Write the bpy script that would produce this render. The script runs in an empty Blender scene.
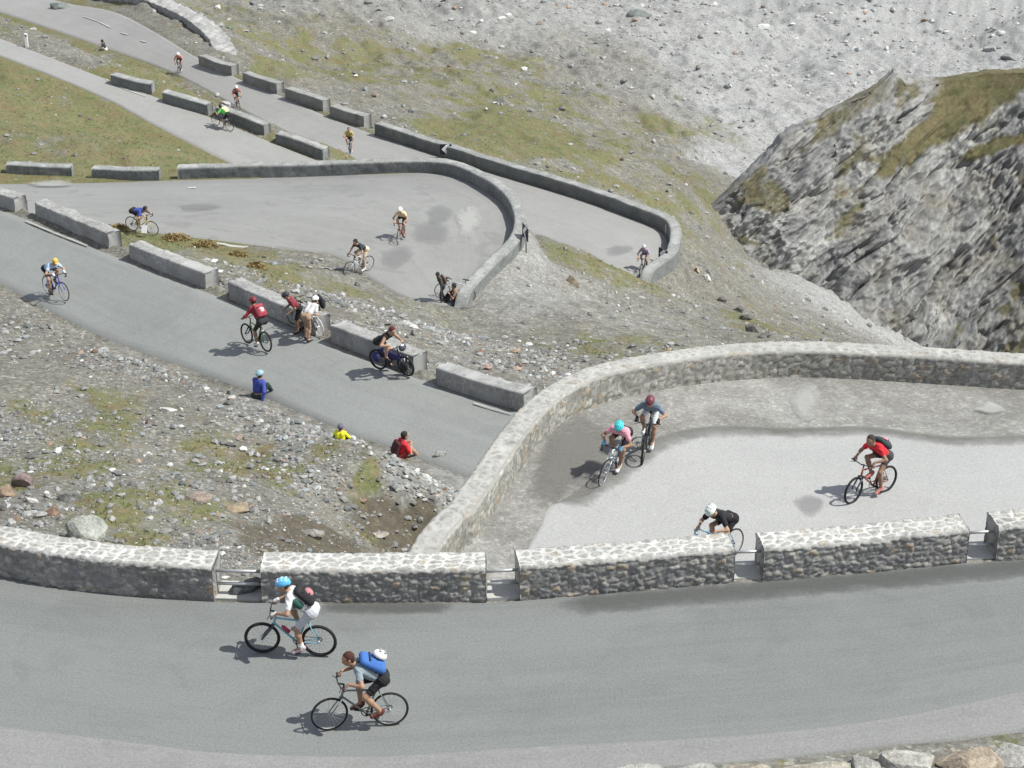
import bpy, math, random
import numpy as np
from mathutils import Vector, Matrix, Euler
R = math.radians
random.seed(7); rng = np.random.default_rng(11)
S = bpy.context.scene
COL = S.collection
# ------------------------------------------------------------------ camera
F = 2200.0; PITCH = R(28.0); ZC = 70.0          # focal length in pixels of a 1024 wide frame, eye height
cam = bpy.data.cameras.new('camera'); co = bpy.data.objects.new('camera', cam); COL.objects.link(co)
cam.sensor_fit = 'HORIZONTAL'; cam.sensor_width = 36.0; cam.lens = F*36/1024
cam.clip_start = 0.5; cam.clip_end = 3000
co.location = (0, 0, ZC); co.rotation_euler = (R(90)-PITCH, 0, 0)
S.camera = co
FW = np.array([0, math.cos(PITCH), -math.sin(PITCH)]); UP = np.array([0, math.sin(PITCH), math.cos(PITCH)])
def ray(px, py):
    d = F*FW + (px-512)*np.array([1., 0, 0]) - (py-384)*UP
    return d/np.linalg.norm(d)
def W(px, py, H):                                 # the point H metres below the eye seen along that sight line
    d = ray(px, py); t = H/-d[2]
    return np.array([d[0]*t, d[1]*t, ZC-H])
# ------------------------------------------------------------------ light
EL, AZ = R(54), R(96)                             # azimuth clockwise from +Y
L = Vector((math.sin(AZ)*math.cos(EL), math.cos(AZ)*math.cos(EL), math.sin(EL)))
sun = bpy.data.lights.new('sun', 'SUN'); so = bpy.data.objects.new('sun', sun); COL.objects.link(so)
sun.energy = 3.7; sun.angle = R(0.5); sun.color = (1.0, 0.985, 0.905)
so.rotation_euler = L.to_track_quat('Z', 'Y').to_euler(); so.location = (40, 0, 120)
w = bpy.data.worlds.new('World'); S.world = w; w.use_nodes = True
nt = w.node_tree; bg = nt.nodes['Background']
sky = nt.nodes.new('ShaderNodeTexSky'); sky.sky_type = 'NISHITA'; sky.sun_disc = False
sky.sun_elevation = EL; sky.sun_rotation = AZ; sky.altitude = 2500
hs = nt.nodes.new('ShaderNodeHueSaturation'); hs.inputs['Saturation'].default_value = .38     # desaturated to keep the shadows neutral
nt.links.new(sky.outputs[0], hs.inputs['Color']); nt.links.new(hs.outputs[0], bg.inputs[0]); bg.inputs[1].default_value = 0.15
S.view_settings.view_transform = 'Standard'; S.view_settings.look = 'None'
S.view_settings.exposure = 0.76; S.view_settings.gamma = 1; S.view_settings.use_curve_mapping = False
# ------------------------------------------------------------------ mesh helpers
def mk_mesh(name, V, Fc, smooth=True):
    V = np.asarray(V, np.float32); me = bpy.data.meshes.new(name)
    if isinstance(Fc, np.ndarray): lens = np.full(len(Fc), Fc.shape[1], np.int32); idx = Fc.astype(np.int32).ravel()
    else:
        lens = np.array([len(f) for f in Fc], np.int32); idx = np.array([i for f in Fc for i in f], np.int32)
    me.vertices.add(len(V)); me.vertices.foreach_set('co', V.ravel())
    me.loops.add(len(idx)); me.loops.foreach_set('vertex_index', idx)
    me.polygons.add(len(lens)); st = np.zeros(len(lens), np.int32); st[1:] = np.cumsum(lens)[:-1]
    me.polygons.foreach_set('loop_start', st)
    me.update(calc_edges=True); me.validate()
    me.polygons.foreach_set('use_smooth', np.full(len(me.polygons), smooth))
    return me
def attr(me, name, vals):
    a = me.attributes.new(name, 'FLOAT', 'POINT'); a.data.foreach_set('value', np.asarray(vals, np.float32).ravel())
def attrc(me, name, vals):
    a = me.attributes.new(name, 'FLOAT_COLOR', 'POINT')
    v = np.ones((len(vals), 4), np.float32); v[:, :3] = vals; a.data.foreach_set('color', v.ravel())
def uvmap(me, uv):
    l = me.uv_layers.new(name='UVMap'); vi = np.zeros(len(me.loops), np.int32); me.loops.foreach_get('vertex_index', vi)
    l.data.foreach_set('uv', np.asarray(uv, np.float32)[vi].ravel())
def tag(o, label=None, cat=None, group=None, kind=None):
    if label: o['label'] = label
    if cat: o['category'] = cat
    if group: o['group'] = group
    if kind: o['kind'] = kind
    return o
def obj(name, me, mat=None, parent=None):
    o = bpy.data.objects.new(name, me); COL.objects.link(o)
    if mat is not None: me.materials.append(mat)
    if parent: o.parent = parent
    return o
def empty(name, M=None):
    o = bpy.data.objects.new(name, None); COL.objects.link(o); o.empty_display_size = .2
    if M is not None: o.matrix_world = M
    return o
def join(parts):
    V = []; Fc = []; n = 0
    for v, f in parts:
        v = np.asarray(v, float).reshape(-1, 3); V.append(v); Fc += [[i+n for i in q] for q in f]; n += len(v)
    return np.concatenate(V), Fc
def tube(p0, p1, r0, r1=None, seg=8, cap=True):
    p0 = np.asarray(p0, float); p1 = np.asarray(p1, float); r1 = r0 if r1 is None else r1
    d = p1-p0; d = d/(np.linalg.norm(d)+1e-9); a = np.cross(d, [0, 0, 1.]) if abs(d[2]) < .9 else np.cross(d, [1., 0, 0])
    a /= np.linalg.norm(a); b = np.cross(d, a); th = np.arange(seg)*2*math.pi/seg
    c = np.outer(np.cos(th), a)+np.outer(np.sin(th), b)
    V = np.concatenate([p0+c*r0, p1+c*r1]); f = [[i, (i+1) % seg, seg+(i+1) % seg, seg+i] for i in range(seg)]
    if cap: f += [list(range(seg))[::-1], list(range(seg, 2*seg))]
    return V, f
def path_tube(P, r, seg=8):
    return join([tube(P[i], P[i+1], r, seg=seg) for i in range(len(P)-1)])
def torus(c, Rr, r, n=40, m=8, squash=1.0):
    V = []; f = []
    for i in range(n):
        a = 2*math.pi*i/n
        for j in range(m):
            b = 2*math.pi*j/m; q = Rr+r*math.cos(b)
            V.append((c[0]+q*math.cos(a), c[1]+r*squash*math.sin(b), c[2]+q*math.sin(a)))
    for i in range(n):
        for j in range(m):
            f.append([i*m+j, i*m+(j+1) % m, ((i+1) % n)*m+(j+1) % m, ((i+1) % n)*m+j])
    return np.array(V), f
def box(c, s, Rm=None):
    V = np.array([(x, y, z) for x in (-.5, .5) for y in (-.5, .5) for z in (-.5, .5)])*np.array(s)
    if Rm is not None: V = V @ np.array(Rm).T
    return V+np.array(c), [[0, 1, 3, 2], [4, 6, 7, 5], [0, 4, 5, 1], [2, 3, 7, 6], [0, 2, 6, 4], [1, 5, 7, 3]]
def ellipsoid(c, r, nu=14, nv=10, Rm=None, zcut=None):
    V = []; f = []
    for j in range(nv+1):
        b = -math.pi/2+math.pi*j/nv
        for i in range(nu):
            a = 2*math.pi*i/nu; V.append((math.cos(b)*math.cos(a), math.cos(b)*math.sin(a), math.sin(b)))
    V = np.array(V)
    if zcut is not None: V[:, 2] = np.maximum(V[:, 2], zcut)
    V = V*np.array(r)
    if Rm is not None: V = V @ np.array(Rm).T
    for j in range(nv):
        for i in range(nu): f.append([j*nu+i, j*nu+(i+1) % nu, (j+1)*nu+(i+1) % nu, (j+1)*nu+i])
    return V+np.array(c), f
def pm(parts, name, smooth=True):
    V, f = join(parts); return mk_mesh(name, V, f, smooth)
# ------------------------------------------------------------------ noise
def _h(ix, iy, iz, s):
    n = (ix.astype(np.int64)*374761393+iy.astype(np.int64)*668265263+iz*2147483647+s*974711) & 0xffffffff
    n = ((n ^ (n >> 13))*1274126177) & 0xffffffff
    n = ((n ^ (n >> 16))*2246822519) & 0xffffffff
    return ((n ^ (n >> 15)) & 0xffffff)/float(0xffffff)
def vnoise(x, y, s=0):
    ix = np.floor(x); iy = np.floor(y); fx = x-ix; fy = y-iy
    fx = fx*fx*fx*(fx*(fx*6-15)+10); fy = fy*fy*fy*(fy*(fy*6-15)+10)
    ix = ix.astype(np.int64); iy = iy.astype(np.int64)
    a = _h(ix, iy, 0, s); b = _h(ix+1, iy, 0, s); c = _h(ix, iy+1, 0, s); d = _h(ix+1, iy+1, 0, s)
    return (a+(b-a)*fx)*(1-fy)+(c+(d-c)*fx)*fy
def fbm(x, y, oct=4, s=0, gain=.5, rot=True):
    t = 0; a = 1; n = 0
    for o in range(oct):
        t = t+a*(vnoise(x, y, s+o*17)*2-1); n += a; a *= gain; c, q = (.8*2.03, .6*2.03) if rot else (2.03, 0)
        x, y = x*c-y*q+13.7, x*q+y*c+5.1
    return t/n
def sstep(a, b, x):
    t = np.clip((x-a)/(b-a), 0, 1); return t*t*(3-2*t)
def voro(x, y, s=0):                               # F1, F2-F1, id in [0,1]
    ix = np.floor(x).astype(np.int64); iy = np.floor(y).astype(np.int64)
    f1 = np.full(x.shape, 9.); f2 = np.full(x.shape, 9.); cid = np.zeros(x.shape)
    for dx in (-1, 0, 1):
        for dy in (-1, 0, 1):
            cx = ix+dx; cy = iy+dy
            px = cx+.12+.76*_h(cx, cy, 1, s); py = cy+.12+.76*_h(cx, cy, 2, s)
            d = np.hypot(px-x, py-y); i = _h(cx, cy, 3, s)
            n = d < f1; f2 = np.where(n, f1, np.minimum(f2, d)); cid = np.where(n, i, cid); f1 = np.minimum(f1, d)
    return f1, f2-f1, cid
# ------------------------------------------------------------------ materials
class NB:
    def __init__(s, name, rough=.9):
        s.m = bpy.data.materials.new(name); s.m.use_nodes = True; s.t = s.m.node_tree
        s.b = s.t.nodes['Principled BSDF']; s.b.inputs['Roughness'].default_value = rough
        s.b.inputs['Specular IOR Level'].default_value = .25
    def n(s, kind, **k):
        x = s.t.nodes.new('ShaderNode'+kind)
        for a, v in k.items():
            if a in x.inputs.keys(): x.inputs[a].default_value = v
            else: setattr(x, a, v)
        return x
    def l(s, a, b): s.t.links.new(a, b)
    def attr(s, n): x = s.n('Attribute', attribute_name=n); return x.outputs['Fac']
    def attrc(s, n): x = s.n('Attribute', attribute_name=n); return x.outputs['Color']
    def coord(s, o='Object', scale=(1, 1, 1)):
        c = s.n('TexCoord'); m = s.n('Mapping'); m.inputs['Scale'].default_value = scale
        s.l(c.outputs[o], m.inputs['Vector']); return m.outputs[0]
    def noise(s, co, sc, det=4, rough=.6, dist=0):
        x = s.n('TexNoise'); x.inputs['Scale'].default_value = sc; x.inputs['Detail'].default_value = det
        x.inputs['Roughness'].default_value = rough; x.inputs['Distortion'].default_value = dist; s.l(co, x.inputs['Vector']); return x.outputs['Fac']
    def voro(s, co, sc, feat='F1', out='Color'):
        x = s.n('TexVoronoi', feature=feat); x.inputs['Scale'].default_value = sc; s.l(co, x.inputs['Vector']); return x.outputs[out]
    def ramp(s, f, stops, interp='LINEAR'):
        x = s.n('ValToRGB'); e = x.color_ramp; e.interpolation = interp
        for i, (p, c) in enumerate(stops):
            if i < 2: el = e.elements[i]; el.position = p
            else: el = e.elements.new(p)
            el.color = (c, c, c, 1) if isinstance(c, (int, float)) else (*c, 1)
        s.l(f, x.inputs[0]); return x.outputs[0]
    def mix(s, f, a, b, mode='MIX'):
        x = s.n('Mix', data_type='RGBA', blend_type=mode)
        for v, i in ((f, 0), (a, 6), (b, 7)):
            if isinstance(v, (int, float)): x.inputs[i].default_value = v if i == 0 else (v, v, v, 1)
            elif isinstance(v, tuple): x.inputs[i].default_value = (*v, 1)
            else: s.l(v, x.inputs[i])
        return x.outputs[2]
    def math(s, op, a, b=None, c=None):
        x = s.n('Math', operation=op)
        for i, v in enumerate((a, b, c)):
            if v is None: continue
            if isinstance(v, (int, float)): x.inputs[i].default_value = v
            else: s.l(v, x.inputs[i])
        return x.outputs[0]
    def bump(s, h, st=.5, dist=.02, prev=None):
        x = s.n('Bump'); x.inputs['Strength'].default_value = st; x.inputs['Distance'].default_value = dist
        s.l(h, x.inputs['Height'])
        if prev is not None: s.l(prev, x.inputs['Normal'])
        return x.outputs[0]
    def done(s, col, nor=None, rough=None):
        if isinstance(col, tuple): s.b.inputs['Base Color'].default_value = (*col, 1)
        else: s.l(col, s.b.inputs['Base Color'])
        if nor is not None: s.l(nor, s.b.inputs['Normal'])
        if rough is not None: s.l(rough, s.b.inputs['Roughness'])
        return s.m
_mats = {}
def mat(name, col, rough=.7, var=.25, sc=14, metal=0):
    k = (name, col)
    if k in _mats: return _mats[k]
    b = NB(name, rough); b.b.inputs['Metallic'].default_value = metal
    f = b.noise(b.coord(), sc, 3)
    c = b.mix(f, tuple(x*(1-var) for x in col), tuple(min(1, x*(1+var)) for x in col))
    m = b.done(c, b.bump(f, .15, .01)); _mats[k] = m; return m
def asphalt(name, dark, light, warm=(1, 1, 1), streak=1.0, spots=.3):
    b = NB(name, .88); uv = b.coord('UV'); ob = b.coord()
    st = b.noise(b.coord('UV', (.12, 1.1, 1)), 1.0, 5, .65); lg = b.noise(ob, .16, 5, .6, .6); fine = b.noise(ob, 22, 3, .7); md = b.noise(ob, 1.6, 5, .65, .4)
    sp = b.noise(ob, 7, 2, .5)
    st2 = b.noise(b.coord('UV', (.05, 3.2, 1)), 1.0, 4, .7)
    f = b.math('ADD', b.math('MULTIPLY', st, .40*streak), b.math('ADD', b.math('MULTIPLY', lg, .45), b.math('ADD', b.math('MULTIPLY', st2, .28*streak), b.math('MULTIPLY', md, .25))))
    lo = tuple(dark*k for k in warm); hi = tuple(light*k for k in warm)
    c = b.ramp(f, [(.42, lo), (.85, hi)])
    c = b.mix(.45, c, b.ramp(fine, [(.3, .5), (.7, 1.25)]), 'MULTIPLY')
    pat = b.ramp(b.noise(ob, .55, 3, .5, 1.5), [(.60, 0), (.66, 1)])
    c = b.mix(b.math('MULTIPLY', pat, spots), c, tuple(dark*.72*k for k in warm))
    cw = b.n('VectorMath', operation='ADD'); nz = b.n('TexNoise'); nz.inputs['Scale'].default_value = .8; b.l(ob, nz.inputs['Vector']); b.l(ob, cw.inputs[0]); b.l(nz.outputs['Color'], cw.inputs[1])
    crk = b.ramp(b.voro(cw.outputs[0], .45, 'DISTANCE_TO_EDGE', 'Distance'), [(.0, 1), (.006, 0)])
    c = b.mix(b.math('MULTIPLY', crk, b.ramp(lg, [(.5, 0), (.68, .22)])), c, (dark*.6,)*3)
    lt = b.ramp(sp, [(.72, 0), (.78, 1)]); c = b.mix(b.math('MULTIPLY', lt, .35), c, tuple(light*1.25*k for k in warm))
    return b.done(c, b.bump(fine, .35, .01, b.bump(md, .3, .03)))
# ------------------------------------------------------------------ the lie of the land
# sight lines with the drop below the eye at which each meets the ground
TP = [(-200,575,25),(-60,560,24.8),(20,545,24.8),(100,541,25),(200,549,25.2),(300,545,27),(350,530,28.8),(425,532,30.4),(445,500,30.8),(380,512,29.5),(300,520,27.6),(100,490,26.6),(200,490,27.3),
 (0,480,27),(-150,480,27.2),(0,420,28.6),(-150,400,29),(100,420,29.1),(200,430,29.4),(300,450,29.3),(400,480,29.5),
 (-150,230,34),(0,289,33),(100,340,32.2),(190,374,31.1),(260,400,30.5),(340,435,29.5),(400,455,29.2),(440,474,29.2),
 (150,264,32.8),(250,290,33.5),(350,320,33),(440,350,32.6),(250,262,37),(350,285,38),(440,330,36),
 (450,330,37.5),(500,345,36),(540,375,32.5),(540,392,31.4),(500,385,31.2),(600,352,36),(650,342,38),(700,335,41),(760,330,46),(820,330,56),(860,331,66),(900,346,72.5),
 (534,262,41.6),(552,262,43.4),(540,296,39.9),(500,310,39.5),(580,300,42),(550,246,45),(590,259,45.8),(625,274,46.5),(640,284,47.4),
 (0,150,43),(100,150,43.6),(0,100,44.2),(200,160,45.2),(-150,150,43.4),(-150,80,44.6),
 (230,40,60),(100,0,62),(205,40,58),(300,50,64),(300,0,80),(330,100,56),(450,140,54),(450,100,64),(450,50,73),(450,0,86),(540,172,54),(600,190,54.5),(600,150,62),(600,100,72),(600,50,82),(600,0,94),
 (683,238,54),(700,200,62),(720,236,62.5),(700,180,68),(740,150,77),(750,100,84),(800,50,92),(800,0,100),(900,60,95),(1000,0,100),(1000,50,95),(1150,30,97),
 (740,250,65.5),(790,275,67.2),(840,300,69.3),(880,325,71.5),(920,346,73.5),(1024,380,77),(1180,410,79),
 (700,260,57),(680,290,50),(740,290,58),(720,310,49),(780,300,62),(650,300,45.5),(680,262,52.5),
 (900,250,76),(1000,250,78),(800,215,74),(950,150,84),(1080,300,80),(1150,200,84)]
# ------------------------------------------------------------------ roads
def crv(P, n):                                     # Catmull-Rom through P, resampled evenly
    P = np.asarray(P, float); Q = np.vstack([2*P[0]-P[1], P, 2*P[-1]-P[-2]]); out = []
    for i in range(1, len(Q)-2):
        t = np.linspace(0, 1, 24, endpoint=False)[:, None]; a, b, c, d = Q[i-1], Q[i], Q[i+1], Q[i+2]
        out.append(.5*(2*b+(c-a)*t+(2*a-5*b+4*c-d)*t*t+(3*b-a-3*c+d)*t**3))
    out.append(P[-1:]); out = np.vstack(out)
    s = np.r_[0, np.cumsum(np.linalg.norm(np.diff(out, axis=0), axis=1))]
    if isinstance(n, float): n = max(2, int(s[-1]/n)+1)
    u = np.linspace(0, s[-1], n); return np.c_[[np.interp(u, s, out[:, k]) for k in range(3)]].T
def lin(P, step=.4):
    return crv(P, step)
R0F = [(-420,520,23.5),(-280,540,23.5),(-160,556,23.5),(-60,567,23.5),(0,577,23.5),(60,589,23.5),(130,597,23.5),(215,602,23.5),(262,603,23.5),(374,604,23.5),(487,603,23.5),(519,601,23.5),(630,592,23.5),(735,583,23.5),(764,582,23.5),(870,573,23.5),(968,563,23.5),(996,562,23.5),(1100,552,23.5),(1200,540,23.5),(1320,524,23.5),(1450,505,23.5)]
R0M = [(-420,660,23.5),(-160,706,23.5),(0,727,23.5),(128,742,23.5),(230,754,23.5),(380,757,23.5),(512,749,23.5),(640,742,23.5),(768,734,23.5),(900,717,23.5),(1024,692,23.5),(1200,655,23.5),(1450,600,23.5)]
R0N = [(-420,730,23.5),(-160,776,23.5),(0,794,23.5),(250,812,23.5),(420,800,23.5),(560,776,23.5),(740,763,23.5),(860,750,23.5),(1024,732,23.5),(1200,700,23.5),(1450,650,23.5)]
R1W = [(446,562,25.2),(459,554,25.2),(474,541,25.2),(489,519,25.3),(506,494,25.3),(523,467,25.4),(546,439,25.5),(569,420,25.6),(598,405,25.7),(640,394,25.8),(700,384,26),(768,378,26.2),(830,378,26.3),(920,383,26.4),(1024,390,26.5),(1200,402,26.7),(1450,420,27)]
R2N = [(-130,225,34.4),(0,287,33.2),(100,338,32.6),(190,372,31.9),(260,398,31.4),(340,432,30.8),(400,453,30.5),(460,477,30.2),(560,520,29.6),(640,505,29.3)]
R2F = [(-130,165,34.4),(0,207,33.2),(75,238,32.6),(170,275,31.9),(270,315,31.4),(370,358,30.8),(480,398,30.4),(530,412,30.2),(600,426,29.9),(690,440,29.5)]
R3O = [(-130,184,42.2),(0,184,42.1),(90,183,42),(180,180,41.9),(300,177,41.8),(380,174,41.7),(426,173,41.6),(456,177.5,41.5),(481,189,41.3),(500,202,41.1),(510,215,41),(514,229,40.8),(512,244,40.6),(501,259,40.4),(482,277,40.1),(460,301,39.8)]
R3N = [(-130,203,38.8),(0,212,38.9),(130,231,39),(256,247,39.2),(330,256,39.3),(350,268,39.4),(396,294,39.5),(436,304,39.6),(458,304,39.8)]
RAN = [(-100,22,44.4),(0,56,45),(100,96,45.7),(150,123,46.1),(235,166,46.8),(320,200,47.3),(420,235,47.6),(540,264,47.6)]
RAF = [(-100,2,44.6),(0,38,45),(105,78,45.7),(155,96,46),(212,117,46.4),(266,139,46.8),(325,162,47.2),(420,194,47.7),(500,222,48),(560,245,48)]
RBF_ = [(-100,-62,61.5),(37,-6,58.8),(110,10,56.8),(147,27,55.6),(195,56,54.5),(240,79,53.6),(285,97,52.8),(330,117,52),(372,133,51.4),(440,156,50.8),(500,175,50.3),(560,193,49.8),(600,206,49.5),(626,216,49.2),(661,230,49),(669,240,48.9),(669,251,48.7),(664,265,48.4),(644,280,48)]
RBN = [(-100,-18,61.2),(0,13,58.8),(100,47,56.4),(175,75,54.8),(250,115,52.9),(330,160,51),(420,200,49.6),(500,225,48.6),(560,245,48),(600,262,47.6),(635,284,47.6)]
def strip(a, b, n=160, m=9):
    A = crv(a, n); B = crv(b, n); t = np.linspace(0, 1, m); t = np.r_[t[0], .035, t[1:-1], .965, t[-1]] if m < 20 else t; t = t[None, :, None]
    return A[:, None]*(1-t)+B[:, None]*t
w3 = lambda L_: [W(*p) for p in L_]
RC = [W(*p) for p in TP]
def beside(lst, sgn, n0=0, n1=None, off=.9):        # ground level with the road just outside an open edge
    P = crv(w3(lst), 2.5); d = np.gradient(P[:, :2], axis=0); d /= np.linalg.norm(d, axis=1)[:, None]
    Q_ = P.copy(); Q_[:, :2] += np.c_[-d[:, 1], d[:, 0]]*off*sgn; return list(Q_[n0:n1])
RC += beside(RAN, -1, 0, -4)+beside(RAF, 1, 0, -7)+beside(RBN[:6], -1)+beside(RBF_[:5], 1)+beside(R3N[:4], -1)
for x in (-120, -60, 0, 60, 120):
    RC += [np.array([x*1.2, 400., -42]), np.array([x*1.6, 500., -25]), np.array([x*2, 640., 30])]
for x in (-40, -20, 0, 20, 40):
    RC += [np.array([x, 27.5, 46.6]), np.array([x, 20., 49.5]), np.array([x, 9., 57]), np.array([x*.8, 33., 46.3])]
RC = np.array(RC)
def _phi(d2): return np.sqrt(d2+9.0)
_n = len(RC); _A = np.zeros((_n+3, _n+3))
_d2 = (RC[:, None, 0]-RC[None, :, 0])**2+(RC[:, None, 1]-RC[None, :, 1])**2
_A[:_n, :_n] = _phi(_d2)-np.eye(_n)*.02; _P = np.c_[np.ones(_n), RC[:, :2]/100]; _A[:_n, _n:] = _P; _A[_n:, :_n] = _P.T
_wt = np.linalg.solve(_A, np.r_[RC[:, 2], 0, 0, 0])
def base_z(x, y):
    x = np.asarray(x, float); y = np.asarray(y, float); o = np.empty(x.size); xf = x.ravel(); yf = y.ravel()
    for i in range(0, x.size, 30000):
        a = xf[i:i+30000]; b = yf[i:i+30000]
        o[i:i+30000] = _phi((a[:, None]-RC[None, :, 0])**2+(b[:, None]-RC[None, :, 1])**2) @ _wt[:_n]+_wt[_n]+_wt[_n+1]*a/100+_wt[_n+2]*b/100
    return o.reshape(x.shape)
r1x = [[-1.78, 36.75, ZC-25.2], [-1.60, 38.3, ZC-25.2]]
r0f = w3(R0F); r0m = w3(R0M); r0n = w3(R0N)
r1far = r1x+w3(R1W[1:]); r1near = []
for p in crv(r0f, 400):
    if p[0] > r1far[0][0]-.05: r1near.append([p[0], p[1]+.78, ZC-25.2-.006*max(0, p[0])*3])
r1near = np.array(r1near)[::12]
G_R0 = strip(r0f, r0m); G_R0S = strip(r0m, r0n); G_R1 = strip(r1far, r1near, 200, 40)
G_R2 = strip(w3(R2F), w3(R2N)); G_R3 = strip(w3(R3O), w3(R3N), 200, 40); G_RA = strip(w3(RAF), w3(RAN)); G_RB = strip(w3(RBF_), w3(RBN), 200, 12)
CS = .25; X0, X1, Y0, Y1 = -80., 60., 22., 260.
NX = int((X1-X0)/CS); NY = int((Y1-Y0)/CS)
rz = np.full((NX, NY), np.nan); rw = np.zeros((NX, NY)); rid = np.zeros((NX, NY), int)
def paint(G, width, k):
    n, m = G.shape[:2]; uu = np.linspace(0, n-1.001, n*6); vv = np.linspace(0, m-1.001, m*12)
    i = uu.astype(int); j = vv.astype(int); fu = (uu-i)[:, None, None]; fv = (vv-j)[None, :, None]
    P = (G[i][:, j]*(1-fu)+G[i+1][:, j]*fu)*(1-fv)+(G[i][:, j+1]*(1-fu)+G[i+1][:, j+1]*fu)*fv
    P = P.reshape(-1, 3); a = ((P[:, 0]-X0)/CS).astype(int); b = ((P[:, 1]-Y0)/CS).astype(int)
    ok = (a >= 0) & (a < NX) & (b >= 0) & (b < NY); a = a[ok]; b = b[ok]
    rz[a, b] = P[ok, 2]; rw[a, b] = width; rid[a, b] = k
paint(G_RB, 1.6, 5); paint(G_RA, 1.6, 4); paint(G_R3, 1.6, 3); paint(G_R2, 1.3, 2); paint(G_R1, .45, 1); paint(G_R0, .5, 6); paint(G_R0S, 1.0, 6)
rd = np.where(np.isnan(rz), 1e9, 0.0); rz = np.nan_to_num(rz, nan=0.0); inside = rid.copy()
for it in range(14):                               # nearest road height carried outwards
    for dx, dy in ((1, 0), (-1, 0), (0, 1), (0, -1), (1, 1), (1, -1), (-1, 1), (-1, -1)):
        sx = slice(max(dx, 0), NX+min(dx, 0)); tx = slice(max(-dx, 0), NX+min(-dx, 0)); sy = slice(max(dy, 0), NY+min(dy, 0)); ty = slice(max(-dy, 0), NY+min(-dy, 0))
        nd = rd[sx, sy]+CS*math.hypot(dx, dy); better = nd < rd[tx, ty]-1e-6
        for arr in (rz, rw, rid): t = arr[tx, ty]; t[better] = arr[sx, sy][better]
        t = rd[tx, ty]; t[better] = nd[better]
def bil(arr, x, y):
    a = np.clip((x-X0)/CS-.5, 0, NX-1.001); b = np.clip((y-Y0)/CS-.5, 0, NY-1.001); i = a.astype(int); j = b.astype(int); fa = a-i; fb = b-j
    return (arr[i, j]*(1-fa)+arr[i+1, j]*fa)*(1-fb)+(arr[i, j+1]*(1-fa)+arr[i+1, j+1]*fa)*fb
def near(arr, x, y):
    return arr[np.clip(((x-X0)/CS).astype(int), 0, NX-1), np.clip(((y-Y0)/CS).astype(int), 0, NY-1)]
rdc = np.minimum(rd, 9.0)
def road_dist(x, y):
    d = bil(rdc, x, y); out = (x < X0) | (x > X1) | (y < Y0) | (y > Y1); return np.where(out, 9., d)
def ground(x, y, rough=True, sink=.04):
    x = np.asarray(x, float); y = np.asarray(y, float); b = base_z(x, y); d = road_dist(x, y)
    if rough:
        am = sstep(.2, 2.5, d); far = sstep(110, 240, y)
        b = b+am*((.26+.45*far)*fbm(x/4.2, y/4.2, 4, 3)+(.10+.2*far)*fbm(x/.9, y/.9, 3, 9)+.4*(1+4.5*far)*fbm(x/15, y/15, 2, 21)+(.38*sstep(66, 78, y)+.5*far)*(.35-np.abs(fbm(x/3.2+y/9, y/7, 4, 33, .55))))
    wdt = np.maximum(near(rw, x, y), .3); k = 1-sstep(0, 1, (d-.2)/wdt)
    k = np.where(d > 8, 0, k); rzz = np.where(near(rd, x, y) > 4, b, near(rz, x, y))
    # smooth where the neighbouring cells belong to one road
    rb = bil(rz, x, y); rzz = np.where((np.abs(rb-rzz) < .5), rb, rzz)
    return b*(1-k)+(rzz-sink*(1-sstep(.0, .3, d))+.06*sstep(.0, .35, d)*(sink > 0))*k
def hit(px, py, sink=0.0, lift=0.0):               # first ground point along a sight line
    d = ray(px, py); t = np.arange(25, 420, .12); x = d[0]*t; y = d[1]*t; z = ZC+d[2]*t
    g = ground(x, y, True, sink)+lift; i = np.argmax(z < g)
    a = z[i-1]-g[i-1]; b = z[i]-g[i]; tt = t[i-1]+(t[i]-t[i-1])*a/(a-b+1e-9)
    return np.array([d[0]*tt, d[1]*tt, ZC+d[2]*tt])
def gz(x, y, sink=0.0): return float(ground(np.array([x]), np.array([y]), True, sink)[0])
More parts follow.
